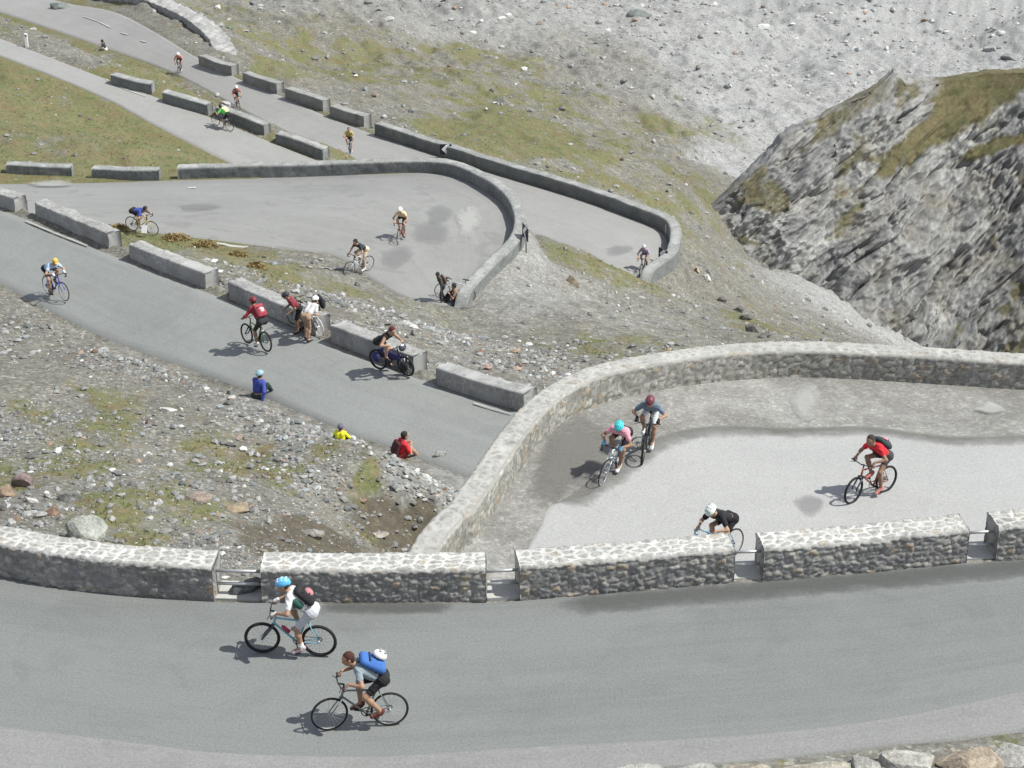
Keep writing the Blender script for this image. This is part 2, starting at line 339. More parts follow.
# ------------------------------------------------------------------ ground cover
CV = [(50,480,.75,0,0),(30,455,.5,0,0),(110,410,.5,0,0),(215,440,.85,0,0),(245,448,.8,0,0),(160,405,.5,0,0),(0,400,.35,0,0),(15,405,.6,0,0),(230,495,.2,0,0),(320,515,.7,0,0),(150,532,.5,0,0),(60,350,.12,0,0),(20,320,.25,0,0),
 (100,370,.1,0,0),(200,400,.05,.12,0),(300,432,.1,.4,0),(150,362,.0,.25,0),(60,315,.1,.2,0),(240,405,.0,.3,0),(340,455,.45,.2,0),(370,480,.6,0,0),(250,465,.3,0,0),(400,478,.1,.5,0),(440,490,.1,.5,0),(300,470,.1,.3,0),(60,400,.2,0,0),(200,540,.4,0,0),(380,515,0,0,1),(320,538,.1,0,.9),(425,530,0,0,1),(280,548,.1,0,.8),(0,520,.15,.1,0),
 (130,232,.95,0,0),(200,245,.95,0,0),(255,268,.7,0,0),(230,270,.4,0,0),(300,288,.35,0,0),(300,262,.12,.15,0),(330,263,.15,.15,0),(260,253,.3,.1,0),(350,300,.4,0,0),(450,320,.3,.15,0),(420,350,.1,.1,0),(470,355,.15,.2,0),(500,345,.3,.2,0),(560,350,.45,0,0),(600,310,0,.25,0),(560,330,.3,.15,0),(538,262,0,.5,0),(545,292,0,.5,0),(522,296,0,.45,0),(560,285,0,.3,0),(570,255,.5,0,0),(620,270,.5,0,0),(650,310,0,.22,0),(700,320,.2,0,0),(680,285,.05,0,0),(740,320,.4,0,0),(760,300,.3,0,0),(820,325,.2,.2,0),
 (20,80,1.1,0,0),(40,120,1.,0,0),(100,120,1.,0,0),(150,140,1.1,0,0),(200,157,.95,0,0),(60,150,.6,0,0),(0,150,.8,0,0),(70,105,.55,.1,0),
 (50,35,.75,0,0),(100,57,.8,0,0),(150,82,.85,0,0),(200,108,.8,0,0),(230,121,.5,0,0),(60,50,.2,0,0),
 (300,60,.55,0,0),(400,60,.6,0,0),(330,20,.5,.1,0),(470,130,1,0,0),(520,148,1,0,0),(500,120,.9,0,0),(430,100,.55,0,0),(380,110,.25,0,0),(560,100,.5,.05,0),(560,170,.5,0,0),(620,60,.25,.3,0),(640,130,.48,.15,0),(680,180,.5,.1,0),(600,190,.45,0,0),(650,200,.5,0,0),(600,130,.4,.05,0),
 (260,20,.45,0,0),(230,35,.3,0,0),(150,5,.1,0,0),(300,8,.15,.35,0),(400,12,.15,.45,0),(500,15,.05,.55,0),(500,60,.5,.1,0),(700,60,.05,.8,0),(800,50,0,1,0),(900,50,0,1,0),(1000,30,0,1,0),(750,120,.05,.9,0),(700,120,.35,.4,0),(640,20,.03,.65,0),(740,170,.1,.8,0),(870,315,0,.75,0),(830,300,0,.7,0),(790,278,.05,.6,0),(725,232,.4,.1,0),(700,220,.3,.1,0),(900,760,0,.2,0),(700,768,0,.2,0),(1024,745,0,.2,0),(300,790,.2,0,0)]
def _cuv(x, y): return np.stack([x/y*1.0, np.log(np.maximum(y, 1))*.62], -1)
_cp = []
for c in CV:
    p = hit(c[0], c[1]); _cp.append(_cuv(p[0], p[1]))
_cp = np.array(_cp); _cvv = np.array([c[2:] for c in CV], float)
def cover(x, y):
    x = np.asarray(x, float); q = _cuv(x, y).reshape(-1, 2); out = np.empty((len(q), 3))
    for i in range(0, len(q), 40000):
        d2 = ((q[i:i+40000, None]-_cp[None])**2).sum(-1); k = 1/(d2+2e-5)**1.7
        out[i:i+40000] = (k @ _cvv)/k.sum(1)[:, None]
    return out.reshape(x.shape+(3,))
def grass_mask(x, y, c):
    far = np.clip(y/45, 1, 4); n = fbm(x/1.5/far**.25, y/2.2/far**.25, 5, 41, .65); n2 = fbm(x/7, y/11, 3, 55)
    return sstep(.22, .74, (1-.18*sstep(105, 130, y)-.30*sstep(68, 58, y))*c[..., 0]+(.50+.25*sstep(68, 58, y))*n+.2*n2)
# ------------------------------------------------------------------ hillside
ys = [7.]
while ys[-1] < 640:
    y = ys[-1]; ys.append(y+(.4 if y < 34 else max(.09, .0021*y) if y < 290 else .012*y))
ys = np.array(ys); us = np.linspace(-.40, .40, 820)
GX = us[None, :]*(ys[:, None]+24*np.clip((150-ys)/120, 0, 1)[:, None]); GY = np.repeat(ys[:, None], len(us), 1)
GZ = ground(GX, GY)
cvr = cover(GX, GY); gm = grass_mask(GX, GY, cvr)
nr, nc = GX.shape; ii = np.arange(nr*nc).reshape(nr, nc)
Q = np.stack([ii[:-1, :-1], ii[:-1, 1:], ii[1:, 1:], ii[1:, :-1]], -1).reshape(-1, 4)
me = mk_mesh('hillside', np.stack([GX, GY, GZ], -1).reshape(-1, 3), Q)
attr(me, 'grass', gm); attr(me, 'white', np.clip(cvr[..., 1], 0, 1)); attr(me, 'soil', np.clip(cvr[..., 2]+.3*fbm(GX/.8, GY/.8, 3, 5)*(cvr[..., 2] > .2), 0, 1))
b = NB('gravel_and_turf', .95); ob = b.coord()
at_g, at_w, at_s = b.attr('grass'), b.attr('white'), b.attr('soil')
n1 = b.noise(ob, .5, 6, .7, .4); n2 = b.noise(ob, 4.5, 5, .75); n3 = b.noise(ob, 1.4, 5, .7, .2)
cell = b.voro(ob, 11); cs = b.n('SeparateColor'); b.l(cell, cs.inputs[0]); cell2 = b.voro(ob, 3.6); cs2 = b.n('SeparateColor'); b.l(cell2, cs2.inputs[0])
grav = b.ramp(n1, [(.3, (.120, .114, .097)), (.5, (.152, .146, .126)), (.72, (.193, .187, .164))])
grav = b.mix(.6, grav, b.ramp(cs.outputs[0], [(0, .45), (.5, .95), (.86, 1.2), (1, 2.3)]), 'MULTIPLY')
grav = b.mix(.3, grav, b.ramp(cs2.outputs[0], [(0, .65), (.7, 1.05), (1, 1.5)]), 'MULTIPLY')
warm = b.ramp(cs2.outputs[1], [(.86, 0), (.95, .22)]); grav = b.mix(warm, grav, (.19, .13, .095))
wht = b.ramp(n2, [(.3, (.22, .221, .22)), (.5, (.275, .275, .272)), (.7, (.36, .36, .353))])
wht = b.mix(.45, wht, b.ramp(cs.outputs[0], [(0, .55), (.5, .95), (1, 1.35)]), 'MULTIPLY')
wht = b.mix(.3, wht, b.ramp(cs2.outputs[0], [(0, .6), (.6, 1.), (1, 1.4)]), 'MULTIPLY')
wf = b.math('ADD', at_w, b.math('MULTIPLY', b.math('SUBTRACT', n3, .5), .9)); wf = b.ramp(wf, [(.15, 0), (.75, 1)])
col = b.mix(wf, grav, wht)
soil = b.ramp(n2, [(.3, (.055, .048, .036)), (.7, (.125, .108, .082))]); col = b.mix(b.ramp(at_s, [(.35, 0), (.6, 1)]), col, soil)
gr = b.ramp(b.noise(ob, 1.1, 5, .7), [(.32, (.085, .105, .03)), (.46, (.125, .129, .045)), (.56, (.142, .122, .05)), (.70, (.16, .118, .057))])
gr = b.mix(.8, gr, b.ramp(b.noise(ob, 5, 5, .85), [(.28, .4), (.72, 1.5)]), 'MULTIPLY')
gf = b.math('ADD', at_g, b.math('MULTIPLY', b.math('SUBTRACT', b.math('ADD', n2, b.math('MULTIPLY', cs.outputs[2], .4)), .7), 1.35)); gf = b.ramp(gf, [(.22, 0), (.75, .82)])
col = b.mix(gf, col, gr)
h = b.math('ADD', b.math('MULTIPLY', cs.outputs[0], .6), n2)
MAT_T = b.done(col, b.bump(n3, .35, .15, b.bump(h, .9, .06)))
tag(obj('hillside', me, MAT_T), 'gravel and turf mountainside crossed by the hairpin road', 'hillside', kind='structure')
# ------------------------------------------------------------------ roads
def sheet(name, G, m, lift=0.0, wob=0.0, label=None, cat='road', tuck=(1, 1)):
    n, k = G.shape[:2]; V = G.copy(); V[..., 2] += lift
    V[:, 0, 2] -= .16*tuck[0]; V[:, -1, 2] -= .16*tuck[1]
    if wob:
        for side, o in ((0, 1), (k-1, k-2)):
            d = G[:, side]-G[:, o]; V[:, side, :2] += d[:, :2]*(wob*fbm(G[:, side, 0]/1.3, G[:, side, 1]/1.3, 4, 77)[:, None])
    s = np.r_[0, np.cumsum(np.linalg.norm(np.diff(G[:, k//2], axis=0), axis=1))]
    wd = np.linalg.norm(G[:, 0]-G[:, -1], axis=1).mean()
    uv = np.stack([np.repeat(s[:, None], k, 1), np.repeat(np.linspace(0, wd, k)[None], n, 0)], -1)
    i = np.arange(n*k).reshape(n, k); q = np.stack([i[:-1, :-1], i[1:, :-1], i[1:, 1:], i[:-1, 1:]], -1).reshape(-1, 4)
    a, b_, c = V[n//2, k//2], V[n//2+1, k//2], V[n//2, k//2+1]
    if np.cross(b_-a, c-a)[2] < 0: q = q[:, ::-1]
    me = mk_mesh(name, V.reshape(-1, 3), np.ascontiguousarray(q)); uvmap(me, uv.reshape(-1, 2))
    return tag(obj(name, me, m), label, cat, kind='structure')
M_R0 = asphalt('asphalt_worn', .118, .176, (.97, 1.012, .995), 1.3, .12)
M_SH = asphalt('shoulder_concrete', .165, .225, (1, 1, .985), 1, .15)
M_R1 = asphalt('dusty_margin', .165, .32, (1.0, .985, .955), .3, .45)
b = NB('gritty_margin', .93); ob = b.coord(); na = b.noise(ob, .45, 5, .65, .5); nb2 = b.noise(ob, 3.2, 6, .78); nf = b.noise(ob, 16, 4, .75); vc = b.n('SeparateColor'); b.l(b.voro(ob, 14), vc.inputs[0])
c_ = b.ramp(b.math('ADD', b.math('MULTIPLY', na, .6), b.math('MULTIPLY', nb2, .5)), [(.40, (.145, .141, .13)), (.55, (.205, .20, .187)), (.70, (.285, .28, .265))])
c_ = b.mix(.6, c_, b.ramp(nf, [(.3, .62), (.7, 1.35)]), 'MULTIPLY'); c_ = b.mix(.4, c_, b.ramp(vc.outputs[0], [(0, .6), (.85, 1.1), (1, 1.7)]), 'MULTIPLY')
M_R1 = b.done(c_, b.bump(nf, .5, .015, b.bump(nb2, .5, .04)))
M_R1L = asphalt('pale_overlay', .285, .34, (1, 1, .985), .8, .04)
M_R2 = asphalt('asphalt_grey', .165, .225, (.975, 1.008, .975), 1.3, .12)
M_R3 = asphalt('asphalt_pale', .17, .242, (.995, .995, .968), 1.0, .3)
M_R4 = asphalt('asphalt_far', .215, .28, (1.0, .985, .96), .8, .12)
sheet('road', strip(r0f, [p-np.array([0, .5, 0]) for p in r0m]), M_R0, 0, 0, 'smooth grey asphalt road in front of the nearest walls', tuck=(0, 0))
sheet('road_shoulder', strip(w3(R0M), w3(R0N), 260, 9), M_SH, .012, .35, 'pale road shoulder below the nearest asphalt', 'road shoulder', (0, 1))
sheet('road', G_R1, M_R1, 0, 0, 'dusty paved apron inside the curved stone wall', tuck=(0, 0))
sheet('road', G_R2, M_R2, 0, .5, 'road running down beside the long concrete blocks')
sheet('road', G_R3, M_R3, 0, .0, 'wide paved hairpin behind the long grey parapet', tuck=(0, 1.6))
sheet('road', G_RA, M_R4, 0, .4, 'narrow upper left road below the grass verge')
sheet('road', G_RB, M_R4, .03, .4, 'farthest road curving into the distant hairpin')
# pale overlay inside the curved wall
OV = [(519,575),(527,549),(540,525),(548,508),(568,499),(590,492),(601,478),(612,462),(632,450),(650,441),(672,433),(700,428),(725,426),(760,428),(775,432),(800,431),(830,426),(850,424),(872,430),(890,428),(905,429),(930,438),(960,439),(1024,435),(1200,437),(1440,445)]
top = []
for p in crv(np.array([(a, b_, 0) for a, b_ in OV]), 420):
    q = hit(p[0], p[1]); j = .24*fbm(np.array([q[0]/.45]), np.array([q[1]/.45]), 4, 8, .65)[0]; top.append((q[0]+.3*j, q[1]+j))
top = np.array(top); top[:, 0] = np.maximum.accumulate(top[:, 0])+np.arange(len(top))*1e-4
bot = np.c_[top[:, 0], np.interp(top[:, 0], r1near[:, 0], r1near[:, 1])]
bot[:, 1] = np.minimum(bot[:, 1], top[:, 1]-.02)
tt = np.linspace(0, 1, 24)[None, :, None]; GG = top[:, None]*(1-tt)+bot[:, None]*tt
zz = bil(rz, GG[..., 0], GG[..., 1])
sheet('pale_asphalt', np.dstack([GG, zz]), M_R1L, .034, 0, 'pale asphalt overlay with a ragged edge inside the curved wall', tuck=(.2, 0))
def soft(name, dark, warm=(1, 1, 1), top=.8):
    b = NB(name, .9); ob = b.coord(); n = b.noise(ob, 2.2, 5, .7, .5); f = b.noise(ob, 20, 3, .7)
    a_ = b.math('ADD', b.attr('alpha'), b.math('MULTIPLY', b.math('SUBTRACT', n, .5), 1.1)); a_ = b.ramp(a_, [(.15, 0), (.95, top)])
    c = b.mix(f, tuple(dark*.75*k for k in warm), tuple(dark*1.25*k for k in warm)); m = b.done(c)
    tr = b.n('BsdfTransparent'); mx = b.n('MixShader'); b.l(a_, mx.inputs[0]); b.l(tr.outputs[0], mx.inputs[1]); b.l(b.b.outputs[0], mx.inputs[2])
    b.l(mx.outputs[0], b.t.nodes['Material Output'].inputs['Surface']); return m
def road_top(x, y): return bil(rz, x, y)
def decal(name, pts, m, label, lift=.05, wob=.12, cat='road patch'):
    P = crv(np.array([(a, b_, 0) for a, b_ in pts+[pts[0]]], float), 64)[:-1]
    Q_ = np.array([hit(p[0], p[1]) for p in P]); c = Q_.mean(0); d = Q_-c
    Q_ = c+d*(1.25+wob*fbm(Q_[:, 0]*1.7+c[0], Q_[:, 1]*1.7, 3, 5))[:, None]
    V = [c]; f = []; n = len(Q_); al = [1.0]
    for k, a_ in ((.4, 1.0), (.75, .6), (1.0, 0.0)): V += list(c+(Q_-c)*k); al += [a_]*n
    V = np.array(V); V[:, 2] = road_top(V[:, 0], V[:, 1])+lift
    for i in range(n):
        j = (i+1) % n; f.append([0, 1+i, 1+j])
        for k in (0, 1): f.append([1+k*n+i, 1+(k+1)*n+i, 1+(k+1)*n+j, 1+k*n+j])
    me = mk_mesh(name, V, f); attr(me, 'alpha', al); return tag(obj(name, me, m), label, cat, kind='structure')
def band(name, P, wa, wb, m, label, lift=.03, cat='road patch'):
    P = np.asarray(P)[:, :2]; ker = np.ones(41)/41; Pp = np.pad(P, ((20, 20), (0, 0)), mode='edge'); P = np.stack([np.convolve(Pp[:, q], ker, 'valid') for q in (0, 1)], 1); d = np.gradient(P, axis=0); d /= np.linalg.norm(d, axis=1)[:, None]; nn = np.c_[-d[:, 1], d[:, 0]]; V = []; al = []; ks = ((-wa, 0), (-wa*.55, .55), (0, 1), (wb*.55, .55), (wb, 0))
    for k, a_ in ks: V.append(P+nn*k); al += list(a_*np.clip(np.minimum(np.arange(len(P)), np.arange(len(P))[::-1])/8, 0, 1))
    V = np.vstack(V); n = len(P); f = [[k*n+i, k*n+i+1, (k+1)*n+i+1, (k+1)*n+i] for k in range(4) for i in range(n-1)]
    V = np.c_[V, road_top(V[:, 0], V[:, 1])+lift]; me = mk_mesh(name, V, f); attr(me, 'alpha', al); return tag(obj(name, me, m), label, cat, kind='structure')
M_PG = soft('patch_grey', .19, (1, 1, 1), .42); M_PW = soft('patch_pale', .36, (1, 1, .96), .65); M_DIRT = soft('road_dirt', .15, (1, .97, .89), .72); M_DARK = soft('dark_asphalt', .095, (1, 1.02, 1), .75)
band('road_patch', top[30:330], .7, .05, M_DIRT, 'dark gritty band along the edge of the pale overlay', .042)
band('road_patch', np.array([W(x, np.interp(x, [p[0] for p in R0F], [p[1] for p in R0F]), 23.5)-np.array([0, .22, 0]) for x in np.linspace(515, 1150, 90)]), .55, .3, M_DARK, 'soft dark band along the foot of the right wall sections', .012)  # darker band, fading out from the wall foot
band('road_patch', np.array([W(x, np.interp(x, [p[0] for p in R0F], [p[1] for p in R0F]), 23.5)-np.array([0, .12, 0]) for x in np.linspace(290, 486, 40)]), .3, .2, M_DARK, 'soft dark band along the foot of the second wall section', .012)
decal('road_patch', [(555,430),(590,422),(610,440),(600,470),(570,492),(545,500),(535,480)], M_DIRT, 'gritty dark patch inside the bend of the curved wall', .055)
decal('road_patch', [(794,503),(806,497),(820,500),(822,508),(812,518),(803,514)], M_PG, 'grey repair blot on the pale asphalt')
decal('road_patch', [(606,250),(618,246),(632,248),(628,253),(612,256)], M_PG, 'dark oval blot on the far hairpin')
decal('road_patch', [(428,211),(440,206),(452,212),(446,222),(432,224)], M_PG, 'damp patch nearest the hairpin wall')
decal('road_patch', [(415,226),(436,222),(448,230),(440,243),(418,240)], M_PG, 'damp patch in the middle of the hairpin')
decal('road_patch', [(385,252),(405,247),(412,256),(398,268),(384,264)], M_PG, 'faint damp patch by the hairpin inner edge')
decal('road_patch', [(458,210),(475,206),(480,222),(468,240),(460,228)], M_PW, 'faint pale scuff near the bend of the hairpin wall', wob=.5)
decal('road_patch', [(180,206),(200,203),(220,205),(215,209),(190,211)], M_PG, 'grey blot on the near lane of the middle hairpin')
decal('road_patch', [(792,402),(800,389),(813,388),(818,402),(808,420),(797,416)], M_PW, 'pale cement splash beside the curved wall')
decal('road_patch', [(975,411),(990,404),(1003,411),(990,415)], M_PW, 'small pale cement splash near the frame edge')
decal('road_patch', [(28,184),(60,180),(70,186),(40,187)], M_PW, 'pale patch in front of the left parapet block')
# painted and kerb lines
M_PAINT = mat('road_paint', (.33, .33, .315), .85, .3, 2.5)
def line(pts, wd, label, lift=.04):
    P = np.array([hit(*p) for p in pts]); P = crv(np.c_[P[:, :2], np.zeros(len(P))], .25); z = bil(rz, P[:, 0], P[:, 1])
    z = np.where(road_dist(P[:, 0], P[:, 1]) > .25, ground(P[:, 0], P[:, 1]), z)
    d = np.gradient(P[:, :2], axis=0); d /= np.linalg.norm(d, axis=1)[:, None]; n = np.c_[-d[:, 1], d[:, 0]]
    wv = wd*(1+.5*fbm(P[:, 0]*3, P[:, 1]*3, 2, 4))[:, None]/2
    A = np.c_[P[:, :2]+n*wv, z+lift]; B = np.c_[P[:, :2]-n*wv, z+lift]; V = np.empty((2*len(P), 3)); V[::2] = A; V[1::2] = B
    f = [[2*i, 2*i+1, 2*i+3, 2*i+2] for i in range(len(P)-1)]
    tag(obj('road_marking', mk_mesh('road_marking', V, f), M_PAINT), label, 'road marking', kind='structure')
line([(84,17),(98,22),(111,28)], .13, 'long white dash on the farthest road'); line([(121,33),(128,35)], .17, 'short white dash on the farthest road'); line([(141,41),(146,42.5)], .17, 'white stub of a dash on the farthest road')
line([(26,221.5),(55,233.5),(88,246.5)], .06, 'pale kerb line under the second concrete block')
line([(301,267),(312,267.5)], .16, 'white mark at the hairpin inner edge'); line([(321,269),(335,270),(347,270)], .18, 'white stripe at the hairpin inner edge')
line([(205,244),(225,246),(248,248.5)], .16, 'white edge line along the grass verge')
line([(188,188.5),(196,188)], .12, 'white scuff before the long parapet')
line([(106,79.5),(120,87.5),(146,97)], .10, 'pale kerb under the upper left block')
line([(474,404),(490,409),(512,415)], .05, 'pale kerb under the last concrete block')
# ------------------------------------------------------------------ rock buttress beyond the gully
BP = [(703,222,64.3),(740,252,65.8),(790,278,67.6),(840,304,69.9),(880,330,72.3),(920,350,74.2),(1024,386,77.6),(1120,410,79.5),(1200,420,80)]
RP = [(703,216,64.3),(745,180,61.7),(790,140,59.7),(830,112,58.6),(862,95,57.7),(893,76,56.9),(906,85,57.6),(945,82,58.5),(985,73,58.2),(1024,72,58),(1120,76,58),(1200,84,58)]
nb, nv = 560, 330
bb = np.array([W(*p) for p in BP]); rr = np.array([W(*p) for p in RP])
pxs = np.linspace(703, 1200, nb)
BC = np.stack([np.interp(pxs, [p[0] for p in BP], bb[:, k]) for k in range(3)], 1); RCV = np.stack([np.interp(pxs, [p[0] for p in RP], rr[:, k]) for k in range(3)], 1)
vv = np.concatenate([np.linspace(-.12, 1, nv-60), 1+np.linspace(.02, .9, 60)])
v2 = np.minimum(vv, 1)[None, :, None]; P = BC[:, None]*(1-v2)+RCV[:, None]*v2
hgt = np.linalg.norm(RCV-BC, axis=1)
bul = np.sin(np.clip(vv, 0, 1)*math.pi)[None, :]*hgt[:, None]*.045
P[..., 2] += bul*.7; P[..., 1] -= bul*.4
bk = np.maximum(vv-1, 0)[None, :]; P[..., 1] += bk*18; P[..., 2] -= bk*15*(.15+bk); P[..., 0] += bk*3
du = np.gradient(P, axis=0); dv = np.gradient(P, axis=1); N = np.cross(du, dv); N /= np.linalg.norm(N, axis=2)[..., None]+1e-9
if N[..., 2].mean() < 0: N = -N
U = (P[..., 0]); Vv = (np.minimum(vv, 1)[None, :]*hgt[:, None]+np.maximum(vv-1, 0)[None]*18)
wx = fbm(U/6, Vv/6, 3, 91)*.5; wy = fbm(U/12+40, Vv/12, 2, 92)*.5
s1 = (U*.58+Vv*.81+wx); s2 = (Vv*.58-U*.81+wy)
st = 1-np.abs(fbm(s1/9., s2/1.9, 5, 93, .55, False))*2.2
st2 = 1-np.abs(fbm(s1/3.0, s2/.7, 4, 95, .6, False))*2
blk = fbm(U/2.2, Vv/2.2, 4, 94, .6); led = vnoise(s1/5, s2/1.1, 96)
vg = np.clip(vv, 0, 1)[None, :]*np.ones((nb, 1)); pg = pxs[:, None]*np.ones((1, len(vv)))
lo = np.interp(pg, [868, 885, 950, 1024, 1200], [.60, .58, .76, .895, .93]); nz_ = fbm(s1/5, s2/1.6, 4, 97, .5, False); nz2 = fbm(U/2.2, Vv/2.2, 4, 98)
gr = sstep(-.03, .06, vg-lo+.07*nz_+.04*nz2)*sstep(-6, 22, pg-(922-(.96-vg)*142)+22*nz_+8*nz2)
band_ = np.interp(pg, [940, 955, 1024, 1200], [.69, .70, .77, .84]); gr_b = sstep(.035, .005, np.abs(vg-band_)+.03*nz_)*sstep(945, 975, pg)*.9
gr2 = sstep(.0, .3, nz_*.9+.3*nz2+.14*sstep(.4, .9, vg)-.24)*.7; gr3 = sstep(-.05, .05, vg-.90+.16*nz_+.06*nz2)*sstep(915, 870, pg)*sstep(800, 850, pg)*.62
gr4 = sstep(0, .5, .55-np.abs(vg-.18)/.14-np.abs(pg-742)/34+1.1*nz2)*.7
gr2 = np.maximum(gr2, np.maximum(gr4, gr_b))
gr = np.clip(np.maximum(gr, np.maximum(gr2, gr3)), 0, 1)
amp = (1-.75*gr)*np.clip(hgt/8, .2, 1)[:, None]
crv_ = np.clip(1-np.abs(fbm(s1/15, s2/2.1, 5, 85, .5, False))*2.2, 0, 1)**5; dsp = amp*(-1.0*crv_+.8*(st-.5)+.45*(st2-.5)+.16*blk+.26*(1-np.abs(fbm(s1/4.5, s2/.9, 4, 84, .6, False))*2)+.6*np.floor(led*4)/4+1.1*fbm(s1/14, s2/3.6, 2, 89, .5, False))
# keep the crest at its height, let it stay jagged
P = P+N*(dsp*(1-.55*np.exp(-((vg-1)/.06)**2)))[..., None]
crag = np.exp(-((pg-896)/7)**2-((vg-.99)/.03)**2)*.5; P[..., 2] += crag
i = np.arange(nb*len(vv)).reshape(nb, len(vv)); q = np.stack([i[:-1, :-1], i[1:, :-1], i[1:, 1:], i[:-1, 1:]], -1).reshape(-1, 4)
me = mk_mesh('rock_buttress', P.reshape(-1, 3), q); attr(me, 'grass', gr); attr(me, 'crev', np.clip(dsp/1.2+.5, 0, 1)); attr(me, 'str', np.clip(.5+.5*fbm(s1/5, s2/.55, 5, 88, .62, False)+.25*fbm(s1/20, s2/3.5, 2, 86, .5, False), 0, 1))
attrc(me, 'strata', np.stack([s1.ravel()/40, s2.ravel()/40, blk.ravel()*0], 1)); b = NB('layered_rock', .93); ob = b.coord(); sc_ = b.n('Mapping'); sc_.inputs['Scale'].default_value = (8, 62, 1); b.l(b.attrc('strata'), sc_.inputs['Vector']); fs = b.noise(sc_.outputs[0], 1.0, 8, .7, .1); n2 = b.noise(ob, 1.8, 6, .75); n3 = b.noise(ob, .35, 4, .6); ag = b.attr('grass'); sr = b.attr('str')
rock = b.ramp(b.math('ADD', b.math('MULTIPLY', sr, .45), b.math('MULTIPLY', fs, .6)), [(.34, (.125, .126, .128)), (.46, (.195, .195, .192)), (.56, (.25, .248, .24)), (.70, (.345, .342, .33))])
rock = b.mix(.4, rock, b.ramp(n2, [(.28, .55), (.5, .95), (.72, 1.4)]), 'MULTIPLY')
rock = b.mix(b.ramp(n3, [(.5, 0), (.7, .4)]), rock, (.18, .15, .095))
g = b.ramp(b.noise(ob, .8, 5, .7), [(.3, (.075, .078, .034)), (.5, (.115, .102, .045)), (.7, (.15, .115, .058))]); g = b.mix(.6, g, b.ramp(b.noise(ob, 3.2, 4, .8), [(.25, .5), (.75, 1.3)]), 'MULTIPLY')
gf = b.ramp(b.math('ADD', ag, b.math('MULTIPLY', b.math('SUBTRACT', b.math('ADD', b.math('MULTIPLY', n2, .6), b.math('MULTIPLY', fs, .4)), .5), 1.5)), [(.28, 0), (.78, .95)])
tag(obj('rock_buttress', me, b.done(b.mix(gf, rock, g), b.bump(n2, .35, .12, b.bump(fs, 1.0, .5)))), 'grey layered rock buttress with turf on its crest', 'rocky hill', kind='structure')
RIDGE_T = P
# ------------------------------------------------------------------ parapets
def stone_mat(name, stones, joint_face, joint_top, bumpd=.02, pale_top=(.27, .268, .26)):
    b = NB(name, .93); ob = b.coord(); n = b.noise(ob, 9, 5, .7); n2 = b.noise(ob, 1.3, 4, .6); fine = b.noise(ob, 40, 3, .7)
    c = b.ramp(b.attr('cid'), stones, 'CONSTANT'); c = b.mix(b.attr('top'), c, b.mix(.62, c, pale_top)); c = b.mix(.75, c, b.ramp(n, [(.3, .5), (.7, 1.45)]), 'MULTIPLY')  # tops painted paler than faces: pale mortar, and sunlight put into the colour
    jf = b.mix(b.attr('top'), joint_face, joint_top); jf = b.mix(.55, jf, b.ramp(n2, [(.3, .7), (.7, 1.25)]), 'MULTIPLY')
    mf = b.math('ADD', b.attr('mort'), b.math('MULTIPLY', b.math('SUBTRACT', n, .5), .55)); mf = b.ramp(mf, [(.3, 0), (.8, 1)])
    c = b.mix(mf, c, jf); st = b.ramp(b.noise(b.coord('Object', (1, 1, .25)), .9, 5, .65), [(.5, 1), (.75, .62)]); c = b.mix(.8, c, st, 'MULTIPLY')
    return b.done(c, b.bump(fine, .4, .01, b.bump(n, .6, bumpd)))
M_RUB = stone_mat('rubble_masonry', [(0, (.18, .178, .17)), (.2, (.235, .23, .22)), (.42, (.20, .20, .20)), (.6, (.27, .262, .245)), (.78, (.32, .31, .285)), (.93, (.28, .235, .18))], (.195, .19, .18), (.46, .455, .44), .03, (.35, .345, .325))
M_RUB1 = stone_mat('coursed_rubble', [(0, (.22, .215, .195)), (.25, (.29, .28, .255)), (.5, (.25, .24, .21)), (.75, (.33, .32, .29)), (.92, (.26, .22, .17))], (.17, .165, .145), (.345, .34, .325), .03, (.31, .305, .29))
M_CON = stone_mat('weathered_concrete', [(0, (.20, .20, .195)), (.35, (.235, .235, .228)), (.7, (.215, .215, .21))], (.205, .205, .2), (.27, .27, .26), .008)
M_CON2 = stone_mat('shade_toned_concrete', [(0, (.135, .145, .14)), (.35, (.16, .165, .16)), (.7, (.15, .16, .158))], (.15, .155, .15), (.29, .292, .283), .008, (.28, .282, .272))  # dark teal faces: shade put into the concrete's colour
M_BLK = stone_mat('block_concrete', [(0, (.245, .243, .235)), (.35, (.28, .277, .268)), (.7, (.26, .258, .25))], (.25, .25, .245), (.33, .328, .318), .008)
